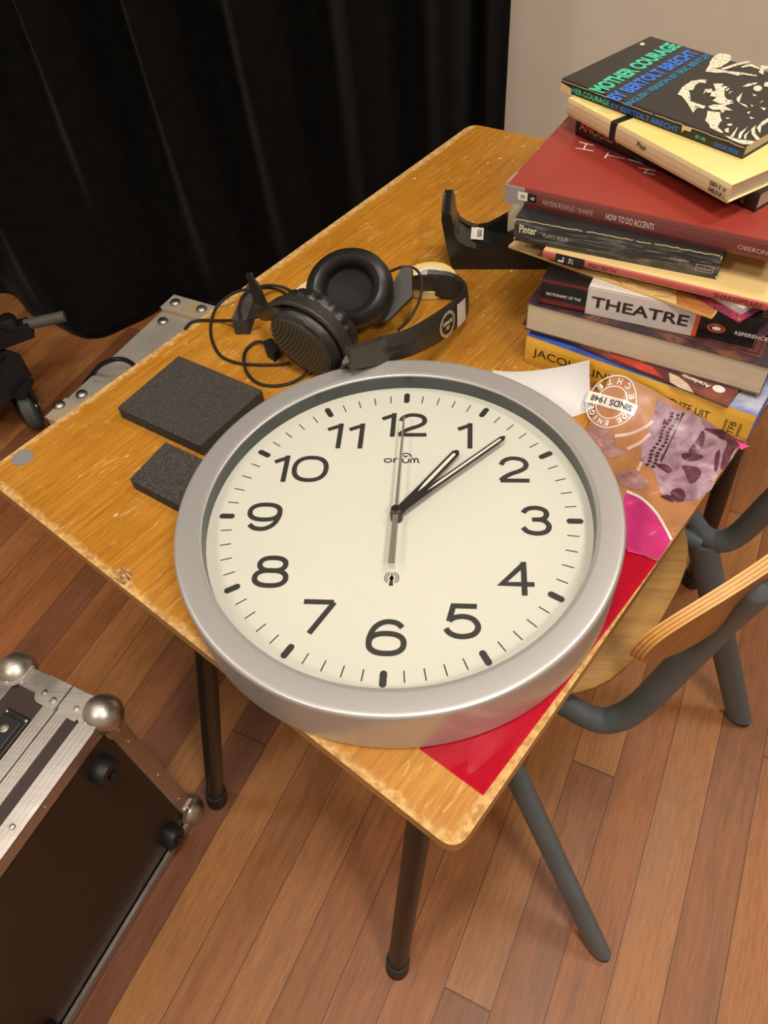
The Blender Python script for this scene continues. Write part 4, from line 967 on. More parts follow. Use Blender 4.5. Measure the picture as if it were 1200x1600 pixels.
    for i in range(n + 1):
        for j in range(n + 1):
            a, b = i / n, j / n
            p = TL * (1 - a) * (1 - b) + TR * a * (1 - b) + BR * a * b + BL * (1 - a) * b
            h = 0.0
            for ca, cb, an, am, w1, w2 in cr:
                x = (a - ca) * math.cos(an) + (b - cb) * math.sin(an); y = -(a - ca) * math.sin(an) + (b - cb) * math.cos(an)
                h += am * max(0, 1 - abs(x + 1.5 * y * y) / w1) * max(0, 1 - abs(y) / w2)
            r = math.hypot(p.x, p.y); fr = max(0.0, min(1.0, (r - 0.203) / 0.02))
            vs.append(Vector((p.x, p.y, H_pack(p) + 0.0012 + h * fr)))
    fs = [(i * (n + 1) + j, (i + 1) * (n + 1) + j, (i + 1) * (n + 1) + j + 1, i * (n + 1) + j + 1) for i in range(n) for j in range(n)]
    # keep only what shows outside the clock
    fs = [f for f in fs if min(math.hypot(vs[k].x, vs[k].y) for k in f) > 0.2005]
    MB().add(vs, fs, 0, True).build('cellophane', M_film, t)
packet()
def gel():
    pts = [P(655, 1170, TZ + 0.0004), P(755, 1243, TZ + 0.0004), P(1030, 874, TZ + 0.0004), P(980, 860, TZ + 0.0004), P(760, 960, TZ + 0.0004)]
    t = MB(); n = 30
    A, B, C, D = pts[0], pts[1], pts[2], P(860, 770, TZ + 0.0004)
    D = A + (C - B)
    vs = []
    for i in range(n + 1):
        for j in range(n + 1):
            a, b = i / n, j / n; p = A * (1 - a) * (1 - b) + B * a * (1 - b) + C * a * b + D * (1 - a) * b
            r = math.hypot(p.x, p.y); k = max(0.0, min(1.0, (r - 0.203) / 0.015))
            vs.append(Vector((p.x, p.y, TZ + 0.0004 + k * 0.0006 * (0.5 + 0.5 * math.sin(a * 17 + b * 9)))))
    t.add(vs, [(i * (n + 1) + j, (i + 1) * (n + 1) + j, (i + 1) * (n + 1) + j + 1, i * (n + 1) + j + 1) for i in range(n) for j in range(n)], 0, True)
    o = t.build('colour_gel', mat_gel())
    setp(o, 'transparent red gel sheet lying under the clock along the right table edge', 'gel sheet')
gel()
def paper():
    n = 24; A = P(770, 578, TZ + 0.0006); B = P(921, 562, TZ + 0.043); C = P(926, 640, TZ + 0.0012); D = P(760, 700, TZ + 0.0006)
    vs = []
    for i in range(n + 1):
        for j in range(n + 1):
            a, b = i / n, j / n; p = A * (1 - a) * (1 - b) + B * a * (1 - b) + C * a * b + D * (1 - a) * b
            zz = TZ + 0.0006 + 0.0424 * (a ** 1.6) * ((1 - b) ** 1.6)
            if math.hypot(p.x, p.y) < 0.202: zz = TZ + 0.0006
            vs.append(Vector((p.x, p.y, zz)))
    o = MB().add(vs, [(i * (n + 1) + j, (i + 1) * (n + 1) + j, (i + 1) * (n + 1) + j + 1, i * (n + 1) + j + 1) for i in range(n) for j in range(n)], 0, True).build('paper_sheet', plain('white_paper', srgb(212, 209, 208), 0.7, 0, 0.01))
    setp(o, 'plain white paper sheet under the clock with one corner curling up before the yellow spine', 'paper')
paper()

# ------------------------------------------------------------------ tape dispenser and tape rolls
def dispenser():
    o0 = P(705, 421, TZ); u = (P(848, 421, TZ) - o0); u.z = 0; u.normalize(); nrm = Vector((-u.y, u.x, 0)); zz = Vector((0, 0, 1))
    t = root('tape_dispenser', (o0.x, o0.y, TZ), 'black desktop tape dispenser with a roll of tape beside the book stack', 'tape dispenser', None, math.atan2(u.y, u.x))
    DW = 0.058
    prof = [(0.002, 0.0), (0.142, 0.0), (0.146, 0.02), (0.142, 0.056), (0.128, 0.0655), (0.106, 0.063), (0.088, 0.057), (0.0758, 0.051), (0.0597, 0.0405), (0.0456, 0.0325), (0.032, 0.0298), (0.018, 0.0345), (0.0088, 0.0415), (0.0045, 0.050), (0.0015, 0.073), (-0.0005, 0.078), (-0.011, 0.078), (-0.0118, 0.070), (-0.006, 0.034)]
    M = frame(o0, u, zz)
    def side(pr, y0, y1): return MB().prism([M @ Vector((a, y0, b)) for a, b in pr], 1.0, nrm * (y1 - y0))
    g = MB()
    g.prism([M @ Vector((a, 0.0, b)) for a, b in prof], 0.009, nrm); g.prism([M @ Vector((a, DW - 0.009, b)) for a, b in prof], 0.009, nrm)
    inner = [(0.002, 0.0), (0.142, 0.0), (0.145, 0.02), (0.141, 0.05), (0.128, 0.04), (0.106, 0.022), (0.08, 0.018), (0.058, 0.022), (0.0456, 0.0275), (0.032, 0.0265), (0.018, 0.032), (0.0088, 0.040), (0.0045, 0.050), (0.0015, 0.073), (-0.0005, 0.078), (-0.011, 0.078), (-0.0118, 0.070), (-0.006, 0.034)]
    g.prism([M @ Vector((a, 0.009, b)) for a, b in inner], DW - 0.018, nrm)
    g.build('body', plain('dispenser_plastic', srgb(34, 32, 30), 0.28, 0, 0.1), t, 0.0012)
    MB().prism([M @ Vector((a, -0.0004, b)) for a, b in [(0.0015, 0.001), (0.142, 0.001), (0.145, 0.017), (-0.0022, 0.017)]], DW + 0.0008, nrm).build('base', plain('dispenser_base', srgb(30, 26, 22), 0.5, 0, 0.15), t, 0.001)
    MB().box((-0.0105, DW / 2, 0.0765), (0.003, DW - 0.014, 0.005), M).build('cutting_blade', M_chrome, t)
    # roll
    c = M @ Vector((0.108, DW / 2, 0.051))
    RM = frame(c, u, nrm)
    hub = MB().lathe([(0.012, -0.013), (0.026, -0.0135), (0.026, 0.0135), (0.012, 0.013)], RM, 40).build('hub', M_blackp, t)
    M_tp = plain('clear_tape_roll', srgb(206, 196, 168), 0.25, 0, 0.05)
    rl = MB().lathe([(0.0265, -0.0125), (0.0375, -0.0125), (0.038, -0.012), (0.038, 0.012), (0.0375, 0.0125), (0.0265, 0.0125)], RM, 56).build('tape_roll', M_tp, t)
    # label inside the saddle
    lb = MB(); x0, x1 = 0.024, 0.042
    def fl(x): return 0.031
    p0 = [PP(u_, v_, o0 + nrm * (DW - 0.0095), nrm) for u_, v_ in ((740, 357), (757, 356), (757, 384), (740, 384))]
    lb.add([M @ Vector((0.024, 0.022, 0.0298)), M @ Vector((0.040, 0.022, 0.0283)), M @ Vector((0.040, 0.050, 0.0288)), M @ Vector((0.024, 0.050, 0.0303))], [(0, 1, 2, 3)])
    for v in lb.v: v += zz * 0.0006
    lb.build('label', M_white, t, 0, 'white paper label with small black print')
    tx = MB(); F = frame(M @ Vector((0.035, 0.027, 0.0302)), nrm, zz)
    text(tx, 'XXXX', F, 0, -0.003, 0.018, 0.006, 0, 0, 0.02); tx.build('label_lettering', M_ink, t)
dispenser()
def roll():
    c = P(672, 432, TZ + 0.012); t = root('tape_roll', (c.x, c.y, TZ), 'roll of yellowish tape lying flat behind the headphone band', 'tape roll')
    M = Matrix.Translation((c.x, c.y, TZ))
    MB().lathe([(0.018, 0.0005), (0.0325, 0.0005), (0.033, 0.001), (0.033, 0.0115), (0.0325, 0.012), (0.0195, 0.012)], M, 56).build('tape', plain('yellowed_tape', srgb(226, 200, 136), 0.4, 0, 0.05), t)
    MB().lathe([(0.0165, 0.0), (0.0195, 0.0), (0.0195, 0.0125), (0.0165, 0.0125), (0.0165, 0.0)], M, 48).build('core', plain('white_core', srgb(226, 222, 214), 0.5, 0, 0.02), t)
roll()
def scrap():
    o = MB().prism([P(u, v, TZ + 0.0002) for u, v in ((452, 462), (470, 446), (486, 436), (498, 470), (470, 478))], 0.0008).build('paper_scrap', plain('cream_paper', srgb(226, 206, 164), 0.6, 0, 0.04))
    setp(o, 'cream paper scrap lying behind the left headphone cup', 'paper scrap')
scrap()

# ------------------------------------------------------------------ headphones
def headphones():
    M_hp = plain('headphone_plastic', srgb(46, 44, 41), 0.40, 0, 0.12, 80)
    M_lt = plain('headphone_leatherette', srgb(32, 30, 29), 0.38, 0, 0.2, 200, 0.08)
    M_gr = plain('headphone_mesh', srgb(16, 15, 15), 0.8, 0, 0.2, 500)
    M_rg = plain('headphone_grey_plastic', srgb(58, 54, 46), 0.36, 0, 0.1)
    c = P(600, 520, TZ)
    t = root('headphones', (c.x, c.y, TZ), 'black over-ear headphones leaning against the rim of the clock', 'headphones')
    # ---- headband: bottom edge points and top edge points
    bot = [P(596, 566, TZ + 0.058), P(640, 556, TZ + 0.046), P(690, 531, TZ + 0.024), P(722, 500, TZ + 0.006), P(727, 478, TZ + 0.0015), P(716, 468, TZ + 0.0012), P(700, 467, TZ + 0.0015), P(672, 461, TZ + 0.004)]
    top = [P(593, 526, TZ + 0.086), P(640, 512, TZ + 0.077), P(690, 482, TZ + 0.058), P(721, 458, TZ + 0.041), P(724, 443, TZ + 0.037), P(715, 432, TZ + 0.036), P(698, 425, TZ + 0.036), P(668, 423, TZ + 0.037)]
    B, _ = spline(bot, [1] * len(bot), 8); Tt, _ = spline(top, [1] * len(top), 8)
    n = len(B); cen = sum(B, Vector()) / n
    vs = []; th = 0.0042; sec = []
    for i in range(n):
        tg = (B[min(n - 1, i + 1)] - B[max(0, i - 1)]).normalized(); up = (Tt[i] - B[i]); h = up.length; up.normalize(); nr = tg.cross(up).normalized()
        # rounded cross-section: outside slightly bowed
        ring = [(0.0, 0.0), (0.0, 0.45), (0.12, 1.0), (0.5, 1.25), (0.88, 1.0), (1.0, 0.45), (1.0, 0.0), (0.92, -0.75), (0.5, -1.0), (0.08, -0.75)]
        for a, b in ring: vs.append(B[i] + up * (h * a) + nr * (b * th))
    k = 10
    fs = [(i * k + j, i * k + (j + 1) % k, (i + 1) * k + (j + 1) % k, (i + 1) * k + j) for i in range(n - 1) for j in range(k)] + [tuple(range(k))[::-1], tuple((n - 1) * k + j for j in range(k))]
    band = MB().add(vs, fs, 0, True).build('headband', plain('headband_vinyl', srgb(40, 38, 36), 0.45, 0, 0.1, 120), t)
    def bandpt(f, a, out):
        x = f * (n - 1); i = min(n - 2, int(x)); r = x - i
        b0 = B[i].lerp(B[i + 1], r); t0 = Tt[i].lerp(Tt[i + 1], r); tg = (B[i + 1] - B[i]).normalized(); up = (t0 - b0); h = up.length; up.normalize(); nr = tg.cross(up).normalized()
        return b0 + up * (h * a) + nr * out
    # which way is outside
    i0 = 2; tg = (B[i0 + 1] - B[i0]).normalized(); nr = tg.cross((Tt[i0] - B[i0]).normalized()); sgn = 1 if nr.dot(CAM - B[i0]) > 0 else -1
    # round guarantee sticker and white label on the outside
    def curved(mb, pts, off, mi=0): mb.add([bandpt(f, a, sgn * off) for f, a in pts], [tuple(range(len(pts)))], mi)
    def bx(u, v):
        """nearest (f, a) on the band's outside for a photo position"""
        best = None
        for fi in range(0, 321):
            f = fi / 320 * 0.75
            for ai in range(0, 11):
                q = bandpt(f, ai / 10, sgn * th * 1.2) - CAM
                d = q.dot(r2); uu = 600 + FL * q.dot(r0) / d; vv = 800 + FL * q.dot(r1) / d
                e = (uu - u) ** 2 + (vv - v) ** 2
                if best is None or e < best[0]: best = (e, f, ai / 10)
        return best[1], best[2]
    f0, a0 = bx(697, 505); f1, _ = bx(685, 512); df = 0.040
    mb = MB()
    for r in (1.0, 0.86): 
        pts = [(f0 + df * r * math.cos(x), 0.5 + 0.40 * r * math.sin(x)) for x in [i * 2 * math.pi / 40 for i in range(40)]]
        pt2 = [(f0 + df * (r - 0.05) * math.cos(x), 0.5 + 0.40 * (r - 0.05) * math.sin(x)) for x in [i * 2 * math.pi / 40 for i in range(40)]]
        mb.add([bandpt(f, a, sgn * th * 1.5) for f, a in pts + pt2], [(i, (i + 1) % 40, (i + 1) % 40 + 40, i + 40) for i in range(40)])
    for s, y0, hh, w2 in (('GARANTIE', 0.5, 0.12, 1.25), ('TOT', 0.33, 0.11, 0.5)):
        vv, ff = text_verts(s, 0.02); xm = min(v[0] for v in vv); xM = max(v[0] for v in vv); yM = max(v[1] for v in vv)
        mb.add([bandpt(f0 + df * w2 * ((v[0] - xm) / (xM - xm) - 0.5), y0 + hh * v[1] / yM, sgn * th * 1.52) for v in vv], ff)
    for i in range(30):
        x = i * 2 * math.pi / 30
        if i % 3 != 2: curved(mb, [(f0 + df * 0.93 * math.cos(x + d_), 0.5 + 0.40 * rr * math.sin(x + d_)) for d_, rr in ((-0.05, 0.89), (0.05, 0.89), (0.05, 0.95), (-0.05, 0.95))], th * 1.52)
    mb.build('guarantee_sticker', M_cream, band)
    fa, _ = bx(712, 503); fb, _ = bx(726, 478)
    mb = MB(); m_ = 10
    for i in range(m_):
        x0 = fa + (fb - fa) * i / m_; x1 = fa + (fb - fa) * (i + 1) / m_
        mb.add([bandpt(x0, 0.12, sgn * th * 1.45), bandpt(x1, 0.12, sgn * th * 1.45), bandpt(x1, 0.9, sgn * th * 1.45), bandpt(x0, 0.9, sgn * th * 1.45)], [(0, 1, 2, 3)])
    mb.build('white_sticker', M_white, band)
    # embossed name and line
    fs0, _ = bx(605, 542); fs1, _ = bx(650, 530)
    vv, ff = text_verts('SENNHEISER', 0.01, 1.25); xm = min(v[0] for v in vv); xM = max(v[0] for v in vv); yM = max(v[1] for v in vv)
    mb = MB().add([bandpt(fs0 + (fs1 - fs0) * ((v[0] - xm) / (xM - xm)), 0.44 + 0.16 * v[1] / yM, sgn * th * 1.35) for v in vv], ff); mb.build('embossed_lettering', plain('embossed_black', srgb(10, 10, 10), 0.3), band)
    mb = MB(); fl0, _ = bx(604, 553); fl1, _ = bx(662, 534)
    mb.add([bandpt(fl0, 0.28, sgn * th * 1.3), bandpt(fl1, 0.28, sgn * th * 1.3), bandpt(fl1, 0.31, sgn * th * 1.3), bandpt(fl0, 0.31, sgn * th * 1.3)], [(0, 1, 2, 3)]); mb.build('seam_line', M_rg, band)
    # ---- slider at front end: plate from the band to the front cup
    tg = (B[0] - B[4]).normalized(); up0 = (Tt[0] - B[0]).normalized(); nr = tg.cross(up0).normalized(); h0 = (Tt[0] - B[0]).length
    A0 = B[0] - tg * 0.006; A1 = B[0] + tg * 0.040
    def quadslab(a, b, h, thk): return MB().prism([a, b, b + up0 * h, a + up0 * h], thk * 2, nr)
    s_ = MB().prism([x - nr * 0.0048 for x in (A0 - up0 * 0.001, A1 - up0 * 0.0, A1 + up0 * (h0 * 0.74), A0 + up0 * (h0 * 0.95))], 0.0096, nr)
    sl = s_.build('slider', M_rg, t, 0.0015)
    # ---- front ear cup
    ax = Vector((-0.36, -0.92, 0.06)).normalized(); cc = P(468, 546, TZ + 0.046) - ax * 0.017
    ux = (P(509, 580, TZ + 0.016) - P(422, 522, TZ + 0.057)); ux = (ux - ax * ux.dot(ax)).normalized()
    FM = frame(cc, ux, ax)
    sh = MB().lathe([(0.0001, 0.013), (0.034, 0.011), (0.040, 0.006), (0.043, -0.002), (0.043, -0.012), (0.041, -0.016), (0.030, -0.018), (0.0001, -0.018)], FM, 56, 0, 1.12, 0.92)
    cup = sh.build('ear_cup', M_hp, t)
    MB().lathe([(0.0001, 0.0140), (0.022, 0.0138), (0.0262, 0.0125), (0.0275, 0.008)], FM, 48, 0, 1.52, 0.98).build('cap', M_rg, cup)
    rb = MB()
    for i in range(17):
        x = -0.036 + i * 0.0045; hw = 0.0235 * math.sqrt(max(0.03, 1 - (x / 0.0395) ** 2))
        rb.tube([FM @ Vector((x - 0.003, -hw, 0.0137)), FM @ Vector((x, -hw * 0.5, 0.0142)), FM @ Vector((x + 0.001, 0, 0.0143)), FM @ Vector((x, hw * 0.5, 0.0142)), FM @ Vector((x - 0.003, hw, 0.0137))], 0.00095, 6, 0, 3)
    rb.build('ridges', plain('olive_grey_plastic', srgb(74, 68, 54), 0.36, 0, 0.1), cup)
    cu = MB(); seg = 84; prof = [(0.030, -0.017), (0.041, -0.017), (0.0455, -0.021), (0.0465, -0.028), (0.044, -0.034), (0.037, -0.037), (0.029, -0.034), (0.026, -0.027), (0.025, -0.02)]
    vs = []
    for r_, z_ in prof:
        for i in range(seg):
            a = 2 * math.pi * i / seg; k_ = 1 + (0.026 * math.sin(i * math.pi / 2 + 0.4) if r_ > 0.036 else 0)
            vs.append(FM @ Vector((r_ * k_ * math.cos(a) * 1.12, r_ * k_ * math.sin(a) * 0.92, z_)))
    cu.add(vs, [(j * seg + i, j * seg + (i + 1) % seg, (j + 1) * seg + (i + 1) % seg, (j + 1) * seg + i) for j in range(len(prof) - 1) for i in range(seg)], 0, True)
    cu.build('ear_cushion', M_lt, t)
    # yoke arm over the front cup from the slider
    e0 = A1 + up0 * (h0 * 0.45); yk = MB()
    sg = 1 if (FM.to_3x3() @ Vector((0, 1, 0))).z > 0 else -1
    ring = []
    for i in range(29):
        a = math.radians(-8 + 176 * i / 28); rr = 0.0475
        ring.append((rr * 1.12 * math.cos(a), sg * rr * 0.95 * math.sin(a)))
    for (x0, y0), (x1, y1) in zip(ring, ring[1:]):
        pass
    vs = []
    for i, (x, y) in enumerate(ring):
        wd = 0.008 + 0.004 * math.sin(math.pi * i / 28); k = 1 + 0.085
        for r_, z_ in ((1.0, 0.004 - wd), (1.0, 0.004 + 0.004), (k, 0.004 + 0.002), (k, 0.002 - wd)): vs.append(FM @ Vector((x * r_, y * r_, z_)))
    yk.add(vs, [(i * 4 + j, i * 4 + (j + 1) % 4, (i + 1) * 4 + (j + 1) % 4, (i + 1) * 4 + j) for i in range(28) for j in range(4)] + [(0, 1, 2, 3), (112, 113, 114, 115)])
    q0 = FM @ Vector((0.0475 * 1.14, sg * -0.004, 0.0)); q1 = e0 - tg * 0.004
    yk.tube([q0, (q0 + q1) / 2, q1], [0.012, 0.0125, 0.0125], 12, 0, 4, False, True, (0.3, nr))
    yk.build('yoke', M_hp, t, 0.0008)
    # ---- microphone-like paddle standing at the left of the front cup
    pa = P(412, 484, TZ + 0.052); pb = P(391, 432, TZ + 0.088)
    dp = (pb - pa); Lp = dp.length; FMp = frame(pa, dp, Vector((-0.6, -0.75, 0.2)))
    out = sp2([(-0.004, -0.009), (Lp * 0.3, -0.0105), (Lp * 0.7, -0.0095), (Lp * 0.95, -0.004), (Lp, 0.0), (Lp * 0.95, 0.004), (Lp * 0.7, 0.0085), (Lp * 0.3, 0.0105), (-0.004, 0.009)], 5)
    zax = FMp.to_3x3() @ Vector((0, 0, 1))
    MB().prism([FMp @ Vector((x, y, -0.0015)) for x, y in out], 0.003, zax).build('boom_arm', M_blackm, t, 0.0006)
    MB().box((Lp, 0, 0), (0.008, 0.010, 0.005), FMp).build('boom_tip', M_blackm, t, 0.001)
    hg = MB().tube([FM @ Vector((-0.044, sg * 0.016, 0.0)), pa - dp.normalized() * 0.004, pa + dp.normalized() * 0.006], [0.010, 0.0095, 0.008], 14, 0, 5); hg.build('boom_hinge', M_hp, t)
    MB().prism([P(u, v, TZ + 0.0005) for u, v in ((414, 545), (428, 540), (440, 556), (430, 566), (418, 558))], 0.012).build('cable_strain_relief', M_blackm, t, 0.002)
    # ---- rear ear cup, cushion facing the camera
    rc = P(546, 452, TZ + 0.058); ax2 = Vector((-0.10, -0.62, 0.78)).normalized(); ux2 = (P(640, 452, TZ + 0.05) - rc); ux2 = (ux2 - ax2 * ux2.dot(ax2)).normalized()
    GM = frame(rc, ux2, ax2)
    cush = MB().lathe([(0.027, -0.002), (0.0275, 0.006), (0.031, 0.012), (0.037, 0.0145), (0.044, 0.012), (0.0487, 0.005), (0.0492, -0.004), (0.045, -0.010), (0.040, -0.012)], GM, 72, 0, 1.06, 0.96).build('ear_cushion', M_lt, t)
    MB().lathe([(0.0001, -0.007), (0.018, -0.0065), (0.026, -0.003), (0.0275, 0.003)], GM, 56, 0, 1.06, 0.96).build('speaker_grille', M_gr, t)
    MB().lathe([(0.0445, -0.010), (0.045, -0.016), (0.043, -0.024), (0.034, -0.030), (0.0001, -0.032)], GM, 56, 0, 1.06, 0.96).build('ear_cup', M_hp, t)
    # hinge block and slider at the rear end
    hb = P(634, 442, TZ + 0.036); tg2 = (B[-1] - B[-6]).normalized(); up2 = (Tt[-1] - B[-1]).normalized(); HM = frame(hb, tg2, up2)
    MB().box((0, 0, 0), (0.014, 0.012, 0.032), HM).build('hinge', M_hp, t, 0.0015)
    hs = MB()
    for zz in (-0.009, 0.009):
        for yy in (-0.0058, 0.0058): hs.lathe([(0.0001, 0.0003), (0.0013, 0.0003), (0.0016, -0.0003)], frame(HM @ Vector((0, yy, zz)), tg2, HM.to_3x3() @ Vector((0, math.copysign(1, yy), 0))), 12)
    hs.build('hinge_screws', M_blackm, t)
    e2 = B[-1] + up2 * 0.018
    MB().tube([hb, (hb + e2) / 2, e2 - tg2 * 0.01], [0.0125, 0.012, 0.012], 12, 0, 4, False, True, (0.22, HM.to_3x3() @ Vector((0, 1, 0)))).build('slider', M_hp, t)
    pl = [(612, 446), (626, 420), (632, 417), (643, 418), (644, 462), (626, 480), (606, 500), (594, 502)]
    back = GM @ Vector((0, 0, -0.014))
    MB().prism([PP(u, v, back, ax2) for u, v in pl], 0.009, -ax2).build('yoke', M_hp, t, 0.001)
    # cable between the cups and lead
    def cab(pts, r=0.0017): return MB().tube([P(u, v, TZ + h) for u, v, h in pts], r, 8, 0, 8)
    cab([(610, 424, 0.05), (630, 417, 0.055), (650, 421, 0.052), (659, 440, 0.045), (655, 470, 0.03), (640, 498, 0.018), (622, 516, 0.02)]).build('cable', M_blackm, t)
    lead = cab([(289, 514, 0.0028), (296, 506, 0.0028), (303, 502, 0.003), (318, 500, 0.003), (345, 501, 0.004), (375, 500, 0.018), (404, 495, 0.022)], 0.0019)
    lead.tube([P(u, v, TZ + h) for u, v, h in ((470, 470, 0.003), (450, 452, 0.006), (425, 446, 0.012), (396, 450, 0.024), (365, 458, 0.018), (340, 478, 0.006), (330, 503, 0.002), (331, 530, 0.002), (344, 555, 0.002), (370, 567, 0.002), (400, 570, 0.002), (430, 570, 0.002), (452, 567, 0.004))], 0.0019, 8, 0, 8)
    lead.tube([P(u, v, TZ + h) for u, v, h in ((427, 549, 0.01), (412, 536, 0.006), (398, 535, 0.004), (384, 548, 0.002), (381, 566, 0.006), (388, 586, 0.002), (404, 599, 0.002), (428, 603, 0.002), (452, 599, 0.002), (470, 590, 0.003), (480, 580, 0.008))], 0.0019, 8, 0, 8)
    lead.tube([P(u, v, TZ + h) for u, v, h in ((456, 470, 0.003), (440, 455, 0.003), (420, 450, 0.008), (398, 452, 0.022), (380, 462, 0.024), (374, 480, 0.024), (376, 497, 0.024))], 0.0017, 8, 0, 8)
    lead.build('lead', M_blackm, t)
headphones()

# ------------------------------------------------------------------ flight case
def flight_case():
    n1 = Vector((0.930, -0.3665, 0)).normalized(); d1 = Vector((0.3665, 0.930, 0)).normalized()
    # frame: x = away along the case (towards d1), y = inward thickness, z up; origin at the far bottom corner of the footed face
    O = n1 * -0.3465 + d1 * -0.181; O.z = 0.004
    M = frame(O, -d1, (0, 0, 1))   # x runs back towards the camera
    if (M.to_3x3() @ Vector((0, 1, 0))).dot(-n1) < 0: flip = -1
    else: flip = 1
    L, T, Hh = 0.62, 0.172, 0.416
    t = root('flight_case', (O.x, O.y, 0), 'dark brown flight case with aluminium edges standing on its side at lower left', 'flight case')
    def Q(x, y, z): return M @ Vector((x, y * flip, z))
    def bx(mb, x0, x1, y0, y1, z0, z1, mi=0):
        mb.add([Q(x, y, z) for z in (z0, z1) for y in (y0, y1) for x in (x0, x1)], [(0, 2, 3, 1), (4, 5, 7, 6), (0, 1, 5, 4), (2, 6, 7, 3), (0, 4, 6, 2), (1, 3, 7, 5)], mi)
    M_pan = plain('brown_laminate', srgb(58, 44, 40), 0.45, 0, 0.08, 30)
    M_pan2 = plain('dark_brown_laminate', srgb(50, 34, 22), 0.6, 0, 0.08, 30)
    mb = MB(); bx(mb, 0.003, L - 0.003, 0.003, 0.062, 0.003, Hh - 0.003); mb.build('body', M_pan2, t)
    mb = MB(); bx(mb, 0.003, L - 0.003, 0.066, T - 0.003, 0.003, Hh - 0.003); mb.build('lid', M_pan, t)
    mb = MB(); bx(mb, 0.004, L - 0.004, 0.0035, 0.0625, Hh - 0.004, Hh - 0.0022); mb.build('side_panel', M_pan, t)
    # L-extrusions: (axis, positions) with grooves
    W = 0.027; th = 0.0022
    def rib(mb, a0, a1, fn, w0, w1, mi=0):
        """strip between a0..a1 along its run, with raised ribs across its width"""
        k = 4; 
        for i in range(k):
            u0 = w0 + (w1 - w0) * (i + 0.06) / k; u1 = w0 + (w1 - w0) * (i + 0.94) / k
            fn(mb, a0, a1, u0, u1, 0.0022)
        fn(mb, a0, a1, w0, w1, 0.0014)
    topf = lambda mb, a0, a1, u0, u1, h: bx(mb, a0, a1, u0, u1, Hh - 0.003, Hh - 0.003 + h + 0.001)
    facef = lambda mb, a0, a1, u0, u1, h: bx(mb, a0, a1, -h + 0.002, 0.004, u0, u1)
    vert = lambda mb, a0, a1, u0, u1, h: bx(mb, u0, u1, -h + 0.002, 0.004, a0, a1)
    endf = lambda mb, a0, a1, u0, u1, h: bx(mb, -h + 0.002, 0.004, u0, u1, a0, a1)
    mb = MB(); rib(mb, 0, L, topf, -0.0002, W); rib(mb, 0, L, facef, Hh - W * 0.85, Hh); mb.build('edge_strip', M_alu, t)
    mb = MB(); rib(mb, 0, L, topf, 0.0455, 0.064); mb.build('edge_strip', M_alu, t)
    mb = MB(); rib(mb, 0, L, topf, 0.066, 0.0855); mb.build('edge_strip', M_alu, t)
    mb = MB(); rib(mb, 0, Hh, vert, 0, W * 0.95); rib(mb, 0, Hh, endf, 0, W); mb.build('edge_strip', M_alu, t)
    mb = MB(); bx(mb, 0.0, L, -0.006, 0.004, 0.0, W * 0.55); rib(mb, 0, L, facef, 0.0, W * 0.55); mb.build('edge_strip', M_alu, t)
    mb = MB(); rib(mb, L - W, L, lambda m_, a0, a1, u0, u1, h: bx(m_, a0, a1, -h + 0.002, 0.004, u0, u1), 0, Hh); mb.build('edge_strip', M_alu, t)
    mb = MB(); rib(mb, 0.0, T, lambda m_, a0, a1, u0, u1, h: bx(m_, u0, u1, a0, a1, Hh - 0.003, Hh - 0.003 + h + 0.001), 0, W); rib(mb, 0, T, lambda m_, a0, a1, u0, u1, h: bx(m_, -h + 0.002, 0.004, a0, a1, u0, u1), Hh - W, Hh); mb.build('edge_strip', M_alu, t)
    mb = MB(); rib(mb, 0, L, topf, T - W, T); mb.build('edge_strip', M_alu, t)
    # corner plates and balls
    R3 = M.to_3x3()
    ox, oy, oz = R3 @ Vector((-1, 0, 0)), R3 @ Vector((0, -flip, 0)), Vector((0, 0, 1))
    def plate(x, y, z, dx, dy, nm='corner_plate'):
        """rounded ears lying on the three faces that meet in a corner, with a ball"""
        pass
    def ear(mb, o, a, b, nrm, la, lb, rr=0.011):
        pts = [(0, 0), (la, 0)] + [(la - rr + rr * math.sin(x), lb - rr + rr * math.cos(x)) for x in [math.pi / 2 * (1 - i / 5) for i in range(6)]] + [(0, lb)]
        mb.prism([o + a * p + b * q for p, q in pts], 0.0016, nrm)
    def riv(mb, p, nrm, r=0.0042):
        F = frame(p, nrm.orthogonal(), nrm); mb.lathe([(r, 0), (r * 0.95, 0.0008), (r * 0.5, 0.0014), (r * 0.42, 0.0006), (0.0001, 0.0006)], F, 18)
    ax_, ay_, az_ = -ox, -oy, Vector((0, 0, -1))
    def corner(x, y, z, sy, sz):
        mb = MB(); bd = ay_ * (1 if sy > 0 else -1); zd = Vector((0, 0, -1 if sz > 0 else 1)); o = Q(x, y, z)
        tt = oz if sz > 0 else -oz
        nO = -bd
        ear(mb, o + tt * 0.0006, ax_, bd, tt, 0.036, 0.036, 0.016); ear(mb, o + nO * 0.0006, ax_, zd, nO, 0.030, 0.050, 0.014); ear(mb, o + ox * 0.0006, bd, zd, ox, 0.036, 0.045, 0.014)
        p = mb.build('corner_plate', M_chrome, t, 0.0004)
        bl = MB().ball(o + (ax_ + bd + zd) * 0.0105, 0.0262, None, 28, 20).build('ball_corner', M_chrome, p)
        rv = MB(); riv(rv, o + ax_ * 0.030 + bd * 0.030 * 0.55 + tt * 0.0022, tt); riv(rv, o + nO * 0.0022 + ax_ * 0.013 + zd * 0.043, nO); rv.build('rivets', M_chrome, p)
    corner(0, 0, Hh, 1, 1); corner(0, T, Hh, -1, 1); corner(0, 0, 0.0, 1, -1); corner(L, 0, Hh, 1, 1)
